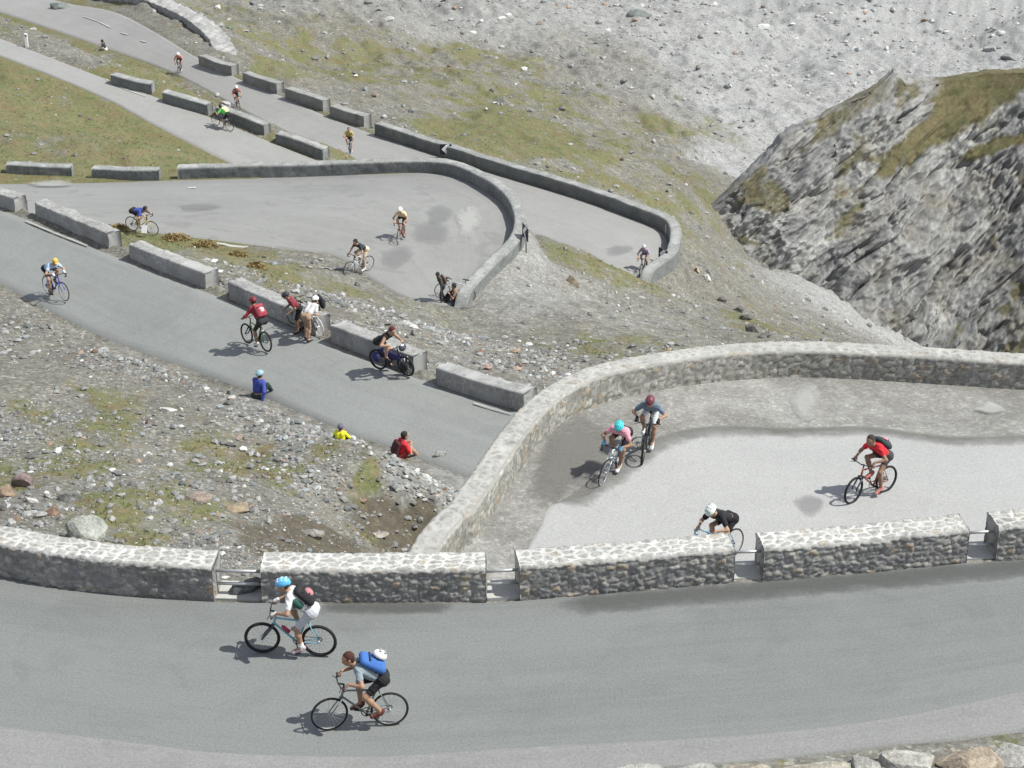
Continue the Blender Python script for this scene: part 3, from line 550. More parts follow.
def parapet(name, pts, side, h, T, style, m, label, group=None, res=.05, din=.3, dout=.6, cell=(.3, .2), tcell=(.34, .3), seed=1, rough=None, closed=None, cat='wall', hvar=0.0, mw=(.10, .10)):
    P = crv(pts, res); n = len(P); d = np.gradient(P[:, :2], axis=0); d /= np.linalg.norm(d, axis=1)[:, None]
    nn = np.c_[-d[:, 1], d[:, 0]]*side; s = np.r_[0, np.cumsum(np.linalg.norm(np.diff(P, axis=0), axis=1))]
    r = .05; pr = [(0, z, 0) for z in np.arange(-din, h-r, res)]+[(r*(1-math.cos(a)), h-r+r*math.sin(a), .5) for a in np.linspace(0, math.pi/2, 4)]
    pr += [(o, h, 1) for o in np.arange(r+res, T-r, res)]+[(T-r+r*math.sin(a), h-r+r*math.cos(a), .5) for a in np.linspace(0, math.pi/2, 4)]
    zz = h-r-res
    while zz > -dout: pr.append((T, zz, 0)); zz -= res if zz > -.3 else res*4
    pr.append((T, -dout, 0)); pr = np.array(pr); k = len(pr)
    t = np.r_[0, np.cumsum(np.hypot(*np.diff(pr[:, :2], axis=0).T))]
    hv = 1+hvar*fbm(s/1.7, s*0+seed*3.1, 3, seed+60)
    Vx = P[:, None, :2]+nn[:, None]*pr[None, :, 0, None]; Vz = P[:, None, 2]+np.where(pr[None, :, 1] > 0, pr[None, :, 1]*hv[:, None], pr[None, :, 1]); V = np.dstack([Vx, Vz])
    pn = np.gradient(pr[:, :2], axis=0); pn /= np.linalg.norm(pn, axis=1)[:, None]; po = -pn[:, 1]; pz = pn[:, 0]
    Nn = np.dstack([nn[:, None]*po[None, :, None], np.repeat(pz[None], n, 0)])
    Sg = np.repeat(s[:, None], k, 1); Tg = np.repeat(t[None], n, 0); tp = np.repeat(pr[None, :, 2], n, 0)
    if style == 'rubble':
        wx = .5*fbm(Sg/.35, Tg/.35, 4, seed, .6); wy = .5*fbm(Sg/.35+9, Tg/.35, 4, seed+1, .6)
        f1, e1, c1 = voro(Sg/cell[0]+wx, Tg/cell[1]+wy, seed); f2, e2, c2 = voro(Sg/tcell[0]+wx, Tg/tcell[1]+wy, seed+5)
        up = tp > .45; e = np.where(up, e2, e1); cid = np.where(up, c2, c1); f_ = np.where(up, f2, f1); wdt = np.where(up, mw[1], mw[0])
        mort = 1-sstep(wdt*.6, wdt*1.9, e); bulge = sstep(0, .5, e)
        disp = np.where(up, .012*bulge, .02*bulge*(.3+cid))+.026*fbm(Sg/.12, Tg/.12, 4, seed+9, .75)
    else:
        f1, e1, cid = voro(Sg/1.1, Tg/.6, seed); mort = sstep(.45, .6, .5+.5*fbm(Sg/.7, Tg/.5, 4, seed+2)); disp = .012*fbm(Sg/.25, Tg/.25, 4, seed+9)+.02*fbm(Sg/1.2, Tg/1.2, 2, seed+4)
        if rough: disp = disp+rough*fbm(Sg/.35, Tg/.35, 4, seed+7)
    V = V+Nn*disp[..., None]; V = V.reshape(-1, 3); i = np.arange(n*k).reshape(n, k)
    q = np.stack([i[:-1, :-1], i[1:, :-1], i[1:, 1:], i[:-1, 1:]], -1).reshape(-1, 4)
    if side < 0: q = q[:, ::-1]
    Fc = [list(x) for x in q]; extra = []; ex_a = []
    for row, sg in ((0, 1), (n-1, -1)):                      # end faces, with a middle seam; painted paler, as sunlit cement
        ring = V[i[row]]; a0 = len(V)+len(extra); mid = []
        for j in range(k//2):
            mid.append((ring[j]+ring[k-1-j])/2)
        dd = np.append(d[row], 0)*(-sg)
        for j, p_ in enumerate(mid):
            extra.append(p_+dd*(.015+.02*vnoise(np.array([p_[2]*6]), np.array([seed*1.]), 3)[0])); ex_a.append((cid.reshape(-1)[i[row][j]], max(.7, mort.reshape(-1)[i[row][j]]) if style == 'rubble' else mort.reshape(-1)[i[row][j]], .55))
        for j in range(k//2-1):
            f1_ = [i[row][j], i[row][j+1], a0+j+1, a0+j]; f2_ = [a0+j, a0+j+1, i[row][k-2-j], i[row][k-1-j]]
            if (sg*side) > 0: f1_, f2_ = f1_[::-1], f2_[::-1]
            Fc += [f1_, f2_]
        f3 = [i[row][k//2-1]]+([i[row][k//2]] if k % 2 else [])+[i[row][k-k//2], a0+k//2-1]
        Fc.append(f3[::-1] if (sg*side) > 0 else f3)
    ex_a = np.array(ex_a)
    me = mk_mesh(name, np.vstack([V, np.array(extra)]), Fc)
    attr(me, 'cid', np.r_[cid.ravel(), ex_a[:, 0]]); attr(me, 'mort', np.r_[mort.ravel(), ex_a[:, 1]]); attr(me, 'top', np.r_[tp.ravel(), ex_a[:, 2]])
    return tag(obj(name, me, m), label, cat, group)
def sub(px0, px1, P=R0F):                            # the stretch of the front wall line between two pixel columns
    xs = np.linspace(px0, px1, 12); return np.array([W(x, np.interp(x, [p[0] for p in P], [p[1] for p in P]), 23.5)+np.array([0, .05, 0]) for x in xs])
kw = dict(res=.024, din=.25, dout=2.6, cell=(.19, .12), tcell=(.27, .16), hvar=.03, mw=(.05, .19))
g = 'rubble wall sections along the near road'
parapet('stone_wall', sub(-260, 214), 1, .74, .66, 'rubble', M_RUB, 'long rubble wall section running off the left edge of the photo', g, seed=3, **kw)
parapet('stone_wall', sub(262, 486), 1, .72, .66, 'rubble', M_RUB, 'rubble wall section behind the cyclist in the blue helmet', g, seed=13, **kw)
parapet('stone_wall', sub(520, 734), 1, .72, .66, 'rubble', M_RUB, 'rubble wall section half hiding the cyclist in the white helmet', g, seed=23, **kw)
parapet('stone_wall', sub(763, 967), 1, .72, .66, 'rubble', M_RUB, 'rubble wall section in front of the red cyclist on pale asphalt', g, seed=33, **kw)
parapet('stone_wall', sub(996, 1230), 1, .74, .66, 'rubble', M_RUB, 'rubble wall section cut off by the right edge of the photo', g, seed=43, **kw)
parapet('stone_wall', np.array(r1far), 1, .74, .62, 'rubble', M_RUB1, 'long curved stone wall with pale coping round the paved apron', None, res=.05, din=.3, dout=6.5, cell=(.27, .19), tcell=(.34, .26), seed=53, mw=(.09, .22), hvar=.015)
# steel rails across the gaps of the front wall, over a concrete threshold
M_STEEL = mat('galvanised_steel', (.42, .43, .43), .45, .2, 8, .6); M_THR = mat('threshold_concrete', (.36, .36, .345), .9, .25, 5)
for a, b_, lab in ((214, 262, 'pair of steel rails above the dark stone in the wall gap'), (486, 520, 'pair of steel rails closing the gap at the end of the curved wall'), (734, 763, 'pair of steel rails closing the gap beside the white helmeted cyclist'), (967, 996, 'pair of steel rails closing the gap nearest the right edge')):
    p0, p1 = sub(a-1, b_+1)[[0, -1]]; t_ = empty('guard_rail', Matrix.Translation(Vector((p0+p1)/2))); tag(t_, lab, 'guard rail', 'steel rails between the wall sections'); c = (p0+p1)/2
    d_ = (p1-p0)/np.linalg.norm(p1-p0)*.08
    for z in (.54, .25):
        o_ = np.array([0, .22, z]); obj('rail', pm([tube(p0+o_-c-d_, p1+o_-c+d_, .032, seg=10)], 'rail'), M_STEEL, t_)
    mid = (p0+p1)/2; L_ = np.linalg.norm(p1-p0)
    ang = math.atan2(p1[1]-p0[1], p1[0]-p0[0]); Rm = np.array(Matrix.Rotation(ang, 3, 'Z'))
    obj('threshold', pm([box((0, .36, -.16), (L_-.02, .62, .40 if a > 300 else .36), Rm)], 'threshold', False), M_THR, t_)
# concrete blocks and parapets of the lower roads
def blk(front, H, label, group, h=.5, T=.55, m=None, seed=1, rough=None, res=.07, dout=.9, ends=True, along=None):
    P_ = np.array([hit(*p) if along is None else W(*p, np.interp(p[0], [q[0] for q in along], [q[2] for q in along])+.05) for p in front]); P_ = np.array([[p[0], p[1], p[2]] for p in P_])
    for p in P_:
        if float(road_dist(p[0], p[1])) < .6: p[2] = float(near(rz, p[0], p[1]))
    parapet('concrete_block' if group else 'concrete_parapet', P_, 1, h, T, 'concrete', m or M_BLK, label, group, res=res, din=.35, dout=dout, seed=seed, rough=rough or .022, hvar=.05, cat='concrete block' if group else 'parapet')
g = 'concrete blocks along the middle road'
blk([(-50,192),(-16,201),(15,211)], 0, 'concrete block on the left edge above the yellow-capped cyclist', g, m=M_BLK, seed=2, rough=.05)
blk([(35,216),(72,232),(109,248)], 0, 'rough topped concrete block nearest the bent dark blue cyclist', g, h=.55, seed=4, rough=.06)
blk([(130,258),(168,273),(206,288)], 0, 'smooth concrete block below the grass verge with white notice', g, h=.52, seed=6)
blk([(229,297),(270,315),(316,335)], 0, 'concrete block behind the maroon-jacketed mountain biker', g, h=.55, seed=8)
blk([(331,341),(372,357),(414,373)], 0, 'concrete block behind the motorcycle', g, h=.55, seed=10)
blk([(436,384),(480,398),(524,411)], 0, 'last concrete block before the curved stone wall', g, h=.52, seed=12)
g = 'low parapets on the left of the middle hairpin'
blk([(6,174),(40,176),(72,177)], 0, 'leftmost low parapet below the grassy bank', g, h=.52, m=M_CON2, seed=14, rough=.03)
blk([(92,179),(125,180),(159,180)], 0, 'low parapet between the leftmost one and the long hairpin wall', g, h=.52, m=M_CON2, seed=16)
ro = np.array(r3o_ := w3([(178,179.5,41.9)]+[p for p in R3O if p[0] > 200]))
ro = np.vstack([ro, ro[-1]+(ro[-1]-ro[-2])*.32-np.array([0, 0, .62])]); parapet('hairpin_wall', ro, 1, .62, .55, 'concrete', M_CON2, 'long grey parapet bending round the middle hairpin', None, rough=.03, hvar=.06, res=.08, din=.3, dout=3.2, seed=18, cat='parapet')
g = 'concrete blocks along the upper left road'
for k, (f_, lab) in enumerate([([(111,85),(133,91),(152,95)], 'upper left block with a pale kerb at its foot'), ([(163,103),(187,110),(208,116)], 'upper left block just behind the green cyclist'), ([(216,118),(240,127),(264,137)], 'upper block right beside the green cyclist'), ([(276,144),(300,152),(323,161)], 'upper block left of the yellow and black cyclist')]):
    blk(f_, 0, lab, g, h=.62, T=.6, m=M_CON2, seed=20+k, res=.1, along=RAF)
g = 'concrete blocks along the farthest road'
for k, (f_, lab) in enumerate([([(199,67),(217,74),(232,77)], 'farthest road block nearest the upper left'), ([(243,84),(260,90),(277,95)], 'second farthest road block from the upper left'), ([(285,100),(305,106),(323,111)], 'middle block of the farthest road row'), ([(330,117),(348,123),(364,127)], 'farthest road block next to the long wall')]):
    blk(f_, 0, lab, g, h=.75, T=.6, m=M_CON, seed=30+k, res=.1, along=RBF_)
rb = np.array(w3([(375,135,51.3)]+[p for p in RBF_ if p[0] > 400]))
rb = np.vstack([rb, rb[-1]+(rb[-1]-rb[-2])*.35-np.array([0, 0, .7])]); parapet('roadside_wall', rb, 1, .75, .6, 'concrete', M_CON2, 'long far wall curving round the most distant hairpin', None, rough=.03, hvar=.05, res=.1, din=.4, dout=2.5, seed=40, cat='parapet')
parapet('retaining_bank', np.array([hit(*p) for p in [(85,-8),(125,2),(160,14),(187,27),(206,41),(214,49),(221,57)]])-np.outer([.45, .45, .45, .5, .7, 1.2, 1.9], [0, 0, 1]), 1, 1.15, 1.5, 'concrete', M_BLK, 'grey retaining bank beside the farthest road at the top left', None, res=.15, din=.5, dout=.8, seed=44, rough=.16, cat='retaining wall')
# ------------------------------------------------------------------ loose stones and tufts (uncountable)
def ico(sub):
    import bmesh
    bm = bmesh.new(); bmesh.ops.create_icosphere(bm, subdivisions=sub, radius=1); V = np.array([v.co[:] for v in bm.verts]); Fc = np.array([[v.index for v in f.verts] for f in bm.faces]); bm.free(); return V, Fc
I1 = ico(1); I2 = ico(2); I4 = ico(4)
def rock_shape(base, r, planes=9, rough=.08):
    V, Fc = base; N = r.normal(size=(planes, 3)); N /= np.linalg.norm(N, axis=1)[:, None]; d = r.uniform(.42, .85, planes)
    dt = V @ N.T; k = np.where(dt > 1e-3, d/np.maximum(dt, 1e-3), 9).min(1); V2 = V*np.minimum(1, k)[:, None]
    o = r.uniform(0, 50); V2 = V2*(1+rough*fbm(V[:, 0]*2+o+V[:, 2], V[:, 1]*2+o-V[:, 2], 3, 2))[:, None]; return V2
def ridge_block(x, y):                             # skip what would lie under the buttress
    return (y > 142) & (y < 172) & (x > 14+(y-142)*.2)
def scatter(n, ymin, ymax, umin=-.27, umax=.27):
    y = np.exp(rng.uniform(math.log(ymin), math.log(ymax), n)); x = rng.uniform(umin, umax, n)*y
    ok = (road_dist(x, y) > .55) & ~ridge_block(x, y); return x[ok], y[ok]
def stones(name, n, ymin, ymax, label, szk=1.0, keep=None):
    x, y = scatter(n, ymin, ymax); c = cover(x, y); g_ = grass_mask(x, y, c)
    dens = np.clip((1-.72*g_)*(.40+.7*fbm(x/3, y/4, 3, 61)+.55*c[:, 1]), .03, 1)*(1-.8*c[:, 2])
    k = rng.random(len(x)) < dens; x, y, c = x[k], y[k], c[k]; n = len(x)
    sz = y/2200*(.6+.8*rng.pareto(2.1, n))*szk; sz = sz*(1+1.1*c[:, 1]*(y < 62)); sz = np.clip(sz, .018, .05+.0017*y)
    z = ground(x, y); protos = [rock_shape(I1, rng, 7, .1) for _ in range(24)]
    nv_ = len(I1[0]); V = np.empty((n, nv_, 3)); pid = rng.integers(0, 24, n); ang = rng.uniform(0, 6.28, n); fl = rng.uniform(.45, .9, n); el = rng.uniform(.8, 1.4, n)
    P0 = np.array(protos)[pid]; ca, sa = np.cos(ang)[:, None], np.sin(ang)[:, None]
    px_, py_, pz_ = P0[..., 0]*el[:, None], P0[..., 1], P0[..., 2]*fl[:, None]
    V[..., 0] = x[:, None]+sz[:, None]*(px_*ca-py_*sa); V[..., 1] = y[:, None]+sz[:, None]*(px_*sa+py_*ca); V[..., 2] = z[:, None]+sz[:, None]*(pz_+.25*fl[:, None])
    Fc = (I1[1][None]+(np.arange(n)*nv_)[:, None, None]).reshape(-1, 3)
    v = rng.beta(1.8, 3.0, n); lum = .10+.28*v; lum *= (1+.45*c[:, 1]); t = rng.random(n)
    colr = np.stack([lum, lum*.99, lum*.965], 1); rd_ = t < .035; colr[rd_] = colr[rd_]*np.array([1.0, .74, .58]); bl = (t > .07) & (t < .2); colr[bl] *= np.array([.88, .96, 1.0])
    br = t > .965; colr[br] = np.array([.50, .50, .485])
    me = mk_mesh(name, V.reshape(-1, 3), Fc, False); attrc(me, 'col', np.repeat(colr, nv_, 0))
    tag(obj(name, me, M_STN), label, 'loose stones', kind='stuff')
b = NB('loose_stone', .92); ob = b.coord(); n1 = b.noise(ob, 12, 4, .7)
M_STN = b.done(b.mix(.6, b.attrc('col'), b.ramp(n1, [(.3, .6), (.7, 1.35)]), 'MULTIPLY'), b.bump(n1, .4, .02))
stones('gravel_stones', 125000, 35, 75, 'loose grey stones littering the near slopes', 1.3)
stones('scree_stones', 46000, 72, 330, 'pale loose stones of the far scree and valley floor', 1.05)
def tufts(name, n, ymin, ymax, label, hh=(.03, .08)):
    x, y = scatter(n, ymin, ymax); c = cover(x, y); g_ = grass_mask(x, y, c); k = rng.random(len(x)) < np.clip(g_-.2, 0, 1)**1.2*.9; x, y = x[k], y[k]; n = len(x)
    nb_ = 6; z = ground(x, y); h_ = rng.uniform(*hh, n)*np.clip(y/50, 1, 2); B = np.empty((n, nb_, 3, 3))
    for j in range(nb_):
        a = rng.uniform(0, 6.28, n); o = rng.uniform(0, .6, n)*h_; wd = h_*rng.uniform(.1, .2, n); le = h_*rng.uniform(.3, .9, n)
        bx = x+np.cos(a)*o; by = y+np.sin(a)*o; px_, py_ = -np.sin(a)*wd, np.cos(a)*wd
        B[:, j, 0] = np.stack([bx+px_, by+py_, z-.02], 1); B[:, j, 1] = np.stack([bx-px_, by-py_, z-.02], 1); B[:, j, 2] = np.stack([bx+np.cos(a)*le, by+np.sin(a)*le, z+h_*rng.uniform(.6, 1.1, n)], 1)
    t = rng.random(n)[:, None]; colr = np.where(t < .55, np.array([.115, .14, .042]), np.where(t < .85, np.array([.18, .17, .075]), np.array([.18, .135, .07])))*rng.uniform(.7, 1.25, (n, 1))
    me = mk_mesh(name, B.reshape(-1, 3), np.arange(n*nb_*3).reshape(-1, 3), False); attrc(me, 'col', np.repeat(colr, nb_*3, 0))
    tag(obj(name, me, M_TUF), label, 'grass', kind='stuff')
b = NB('grass_blades', .8); M_TUF = b.done(b.attrc('col')); tl = b.n('BsdfTranslucent'); b.l(b.attrc('col'), tl.inputs[0]); mx = b.n('MixShader'); mx.inputs[0].default_value = .5; b.l(b.b.outputs[0], mx.inputs[1]); b.l(tl.outputs[0], mx.inputs[2]); b.l(mx.outputs[0], b.t.nodes['Material Output'].inputs['Surface'])
tufts('grass', 34000, 35, 75, 'short alpine grass in patches on the near slopes'); tufts('grass', 60000, 75, 210, 'brownish turf on the far banks and verges', (.02, .05))
# ------------------------------------------------------------------ single boulders
def rmat(col): 
    n = 'boulder_rock'; k = (n, col)
    if k in _mats: return _mats[k]
    b = NB(n, .93); ob = b.coord(); n1 = b.noise(ob, 3.5, 6, .7); n2 = b.noise(ob, 14, 4, .7)
    c = b.mix(b.ramp(n1, [(.35, 0), (.65, 1)]), tuple(x*.68 for x in col), tuple(min(.8, x*1.25) for x in col)); c = b.mix(.6, c, b.ramp(n2, [(.3, .6), (.7, 1.3)]), 'MULTIPLY')
    _mats[k] = b.done(c, b.bump(n2, .5, .03, b.bump(n1, .5, .08))); return _mats[k]
def boulder(px, py, wpx, hpx, col, label, flat=.7, seed=0, planes=12, depth=None, name='boulder', cat='boulder', group=None, rotz=None, base=None, tilt=0.0):
    r = np.random.default_rng(500+seed); g0 = hit(px, py+hpx*.45) if base is None else np.array(base); D = np.linalg.norm(g0-np.array([0, 0, ZC])); m = D/F
    sx = wpx*m/2*1.18; th = math.atan2(ZC-g0[2], math.hypot(g0[0], g0[1])); sz = min(hpx*m/2*1.15/math.cos(th)*flat, sx*1.1); sy = depth or (sx*.75 if hpx*1.6 > wpx else sx*.55)
    V = rock_shape(I4 if wpx > 12 else (I2 if wpx > 5 else I1), r, planes, .07)
    V = V*np.array([sx, sy, sz]); a = r.uniform(-.5, .5) if rotz is None else rotz; Rm = np.array(Matrix.Rotation(a, 3, 'Z') @ Matrix.Rotation(tilt, 3, 'Y')); V = V @ Rm.T
    me = mk_mesh(name, V, I4[1] if wpx > 12 else (I2[1] if wpx > 5 else I1[1]), False)
    o = obj(name, me, rmat(col)); o.location = (g0[0], g0[1], g0[2]+sz*.22); return tag(o, label, cat, group)
boulder(84, 524, 44, 30, (.27, .28, .255), 'large pale green boulder leaning behind the left wall section', .95, 1, 7, tilt=-.35)
boulder(23, 478, 19, 17, (.20, .15, .145), 'purple brown block of rock at the left frame edge', .95, 2, 6)
boulder(7, 487, 16, 20, (.25, .185, .135), 'tan angular boulder touching the left frame edge', 1, 3, 6)
boulder(53, 508, 17, 14, (.17, .115, .085), 'rust red rock above the left wall section', .9, 4)
boulder(66, 494, 30, 14, (.15, .15, .14), 'dark grey flat boulder beyond the rust red rock', .8, 5)
boulder(197, 494, 32, 13, (.24, .195, .165), 'tan pink long boulder beside the flat sandy one', .8, 6)
boulder(234, 504, 32, 11, (.25, .20, .14), 'flat sandy boulder on the gravel slope', .7, 7, 6)
boulder(170, 408, 19, 6, (.50, .49, .46), 'long white stone on the gravel bank', .8, 8)
boulder(31, 498, 13, 8, (.47, .46, .43), 'small whitish rock among the boulders at the left', .8, 9)
boulder(40, 513, 14, 8, (.30, .30, .29), 'grey broken slab among the boulders at the left', .8, 10)
boulder(18, 505, 15, 9, (.24, .245, .24), 'mid grey rock among the boulders at the left', .8, 11)
boulder(150, 516, 11, 7, (.48, .47, .45), 'pale stone right of the large pale green boulder', .8, 12)
boulder(312, 530, 22, 12, (.27, .262, .24), 'grey rock on the lip of the brown hollow', .9, 13)
boulder(378, 533, 20, 6, (.30, .28, .245), 'pale flat stone in the brown hollow', .7, 14)
boulder(409, 324, 18, 6, (.42, .42, .40), 'white fallen post shaped stone above the motorcycle', .8, 15, 5, tilt=.15, rotz=-.45)
boulder(480, 350, 13, 8, (.24, .15, .12), 'reddish rock beyond the last two concrete blocks', .9, 16)
boulder(487, 365, 15, 10, (.30, .215, .185), 'pinkish boulder just behind the last concrete block', .9, 17)
boulder(697, 266, 8, 13, (.36, .29, .20), 'upright sandy boulder below the distant hairpin', 1.2, 18)
boulder(707, 276, 11, 8, (.42, .41, .38), 'pale boulder beside the upright sandy one', .9, 19)
boulder(573, 277, 13, 15, (.20, .165, .12), 'brown rock outcrop on the crest below the far hairpin', 1, 20)
boulder(662, 318, 24, 14, (.29, .285, .265), 'pale slab outcrop above the curved stone wall', .8, 21, 6, tilt=.3)
boulder(722, 297, 12, 9, (.16, .15, .135), 'dark ledge at the top of the rubble gully', .9, 41)
boulder(764, 333, 14, 9, (.13, .125, .115), 'dark ledge just above the curved wall coping', .9, 42)
boulder(745, 315, 14, 10, (.11, .105, .10), 'blackish ledge between the two gully outcrops', .9, 43)
boulder(752, 324, 19, 16, (.13, .125, .115), 'dark rock outcrop beside the gully', .9, 22)
boulder(738, 307, 13, 9, (.15, .145, .13), 'smaller dark outcrop up the gully', .9, 23)
boulder(642, 11, 26, 13, (.16, .175, .165), 'dark green boulder on the far scree near the top edge', .9, 24)
boulder(762, 24, 14, 7, (.55, .55, .53), 'white boulder on the far scree left of the buttress', .9, 25)
boulder(389, 17, 13, 8, (.52, .52, .50), 'white boulder at the top of the grassy far slope', .9, 26)
boulder(502, 16, 12, 7, (.52, .51, .49), 'whitish boulder at the upper middle of the scree', .9, 27)
boulder(1010, 54, 17, 10, (.22, .225, .225), 'grey boulder on the scree above the buttress, nearest the right edge', .9, 28)
boulder(991, 46, 13, 9, (.30, .30, .30), 'pale grey boulder left of the scree boulder at the right edge', .9, 29)
boulder(1000, 31, 9, 7, (.56, .56, .55), 'bright white boulder highest on the right of the scree', .9, 30)
boulder(925, 18, 10, 6, (.28, .22, .16), 'brownish boulder on the scree near the top edge', .9, 31)
boulder(353, 436, 8, 7, (.58, .58, .56), 'white stone beside the spectator in yellow', 1, 32)
boulder(217, 93, 7, 6, (.56, .56, .55), 'white stone on the verge of the farthest road', 1, 33)
boulder(226, 103, 14, 8, (.40, .40, .395), 'long grey stone on the verge beside the far cyclist', .9, 34, rotz=-.6)
boulder(229, 25, 12, 8, (.13, .15, .11), 'dark mossy boulder beyond the top left bank', .9, 35)
boulder(58, 4, 22, 9, (.17, .19, .185), 'dark grey boulder beside the farthest road at the top', 1, 36)
_p = sub(228, 258)[6]; boulder(242, 594, 36, 19, (.125, .13, .13), 'dark round stone lying in the first wall gap', 1, 37, 14, base=(_p[0], _p[1]+.42, ZC-23.5+.02))
boulder(262, 548, 10, 8, (.2, .18, .15), 'brown stone behind the end of the second wall section', .9, 38)
for k, (px_, py_, w_, h_, c_, lab) in enumerate([(640,768,52,12,(.36,.36,.34),'pale low edging stone at the lower frame edge'),(693,766,42,14,(.30,.30,.285),'grey edging stone second in the row'),(744,762,34,15,(.31,.25,.18),'small brownish edging stone in the bottom row'),(818,758,54,20,(.36,.33,.26),'yellowish broad edging stone in the bottom row'),(864,755,26,20,(.30,.30,.28),'narrow grey edging stone in the bottom row'),(907,752,50,24,(.38,.37,.34),'pale edging stone left of the rusty one'),(965,748,64,30,(.36,.27,.18),'largest edging stone, rusty orange'),(1018,744,40,28,(.40,.395,.375),'whitish edging stone in the bottom right corner')]):
    boulder(px_, py_+6, w_*1.5, h_*.85, tuple(.5*a_+.5*q_ for a_, q_ in zip(c_, (.25, .242, .22))), lab, .85, 60+k, 16, depth=.34, name='edging_stone', cat='edging stone', group='row of edging stones at the bottom', rotz=.1)
for k, (px_, py_, w_, h_, c_, lab) in enumerate([(3,505,12,12,(.16,.155,.15),'dark block at the left frame edge below the tan boulder'),(28,512,11,8,(.33,.33,.32),'pale chip in the rubble at the far left corner of the bank'),(60,516,10,8,(.28,.27,.26),'grey chip beside the large pale green boulder'),(48,494,9,7,(.30,.285,.27),'light grey cobble between the purple and the dark flat rock'),(10,520,13,8,(.36,.36,.345),'pale slab resting against the left wall section'),(100,500,8,6,(.24,.23,.215),'grey cobble uphill of the large pale green boulder'),(370,451,9,6,(.40,.40,.385),'pale cobble on the crest between the yellow and red spectators'),(440,452,12,7,(.33,.325,.31),'pale flat rock beside the curved wall on the crest'),(250,424,9,6,(.17,.165,.16),'dark cobble below the spectator in blue')]):
    boulder(px_, py_, w_, h_, c_, lab, .9, 80+k, 12)
# dry shrubs on the verge
M_SHR = mat('dry_shrub', (.25, .19, .085), .85, .4, 6)
def shrub(px, py, wpx, hpx, label, seed):
    r = np.random.default_rng(seed); g0 = hit(px, py+hpx*.4); m = np.linalg.norm(g0-np.array([0, 0, ZC]))/F; n = 900; a = r.uniform(0, 6.28, n); e = r.uniform(.1, 1.5, n); rr_ = r.uniform(.3, 1, n)**.5
    C = np.c_[np.cos(a)*np.cos(e)*wpx*m/1.5*rr_, np.sin(a)*np.cos(e)*wpx*m/2.6*rr_, np.sin(e)*hpx*m*.55*rr_]; T = r.normal(size=(n, 2, 3))*.05*np.array([1, 1, 1]); V = np.stack([C, C+T[:, 0], C+T[:, 1]], 1).reshape(-1, 3)
    o = tag(obj('shrub', mk_mesh('shrub', V, np.arange(3*n).reshape(-1, 3), False), M_SHR), label, 'shrub', 'dry shrubs on the grass verge'); o.location = g0
    return o
for k, (x_, y_, w_, h_, l_) in enumerate([(119,226,16,9,'brown shrub left of the blue cyclist'),(176,236,26,8,'long low shrub right of the white notice'),(205,243,24,8,'low brown shrub in the middle of the verge'),(238,253,18,9,'round brown shrub above the end of the smooth block'),(257,264,16,11,'reddish bush at the right end of the verge')]): shrub(x_, y_, w_, h_, l_, k)
# ------------------------------------------------------------------ bodies: blended limbs, polygonised
def nets(D, org, h):
    s = D < 0; nx, ny, nz = D.shape
    cs_ = np.zeros((nx-1, ny-1, nz-1), np.int8)
    for a in (0, 1):
        for b_ in (0, 1):
            for c in (0, 1): cs_ += s[a:nx-1+a, b_:ny-1+b_, c:nz-1+c]
    act = (cs_ > 0) & (cs_ < 8); I = np.argwhere(act); vid = np.full(act.shape, -1, np.int64); vid[act] = np.arange(len(I))
    acc = np.zeros((len(I), 3)); cnt = np.zeros(len(I))
    for ax in range(3):
        o1, o2 = [k for k in range(3) if k != ax]
        for p in (0, 1):
            for q in (0, 1):
                A = I.copy(); A[:, o1] += p; A[:, o2] += q; B = A.copy(); B[:, ax] += 1
                da = D[A[:, 0], A[:, 1], A[:, 2]]; db = D[B[:, 0], B[:, 1], B[:, 2]]; k = (da < 0) != (db < 0)
                t = np.where(k, da/np.where(k, da-db, 1), 0); X = A.astype(float); X[:, ax] += t; acc[k] += X[k]; cnt[k] += 1
    V = acc/cnt[:, None]*h+org; Fs = []
    for ax in range(3):
        o1, o2 = [(1, 2), (2, 0), (0, 1)][ax]; sl = [slice(None)]*3; sl2 = [slice(None)]*3; sl[ax] = slice(0, -1); sl2[ax] = slice(1, None)
        ch = s[tuple(sl)] != s[tuple(sl2)]; E = np.argwhere(ch); ok = (E[:, o1] > 0) & (E[:, o2] > 0) & (E[:, o1] < D.shape[o1]-1) & (E[:, o2] < D.shape[o2]-1); E = E[ok]
        q = []
        for p, r in ((-1, -1), (0, -1), (0, 0), (-1, 0)):
            C = E.copy(); C[:, o1] += p; C[:, o2] += r; q.append(vid[C[:, 0], C[:, 1], C[:, 2]])
        q = np.stack(q, 1); fl = ~s[E[:, 0], E[:, 1], E[:, 2]]; q[fl] = q[fl][:, ::-1]; Fs.append(q)
    return V, np.concatenate(Fs)
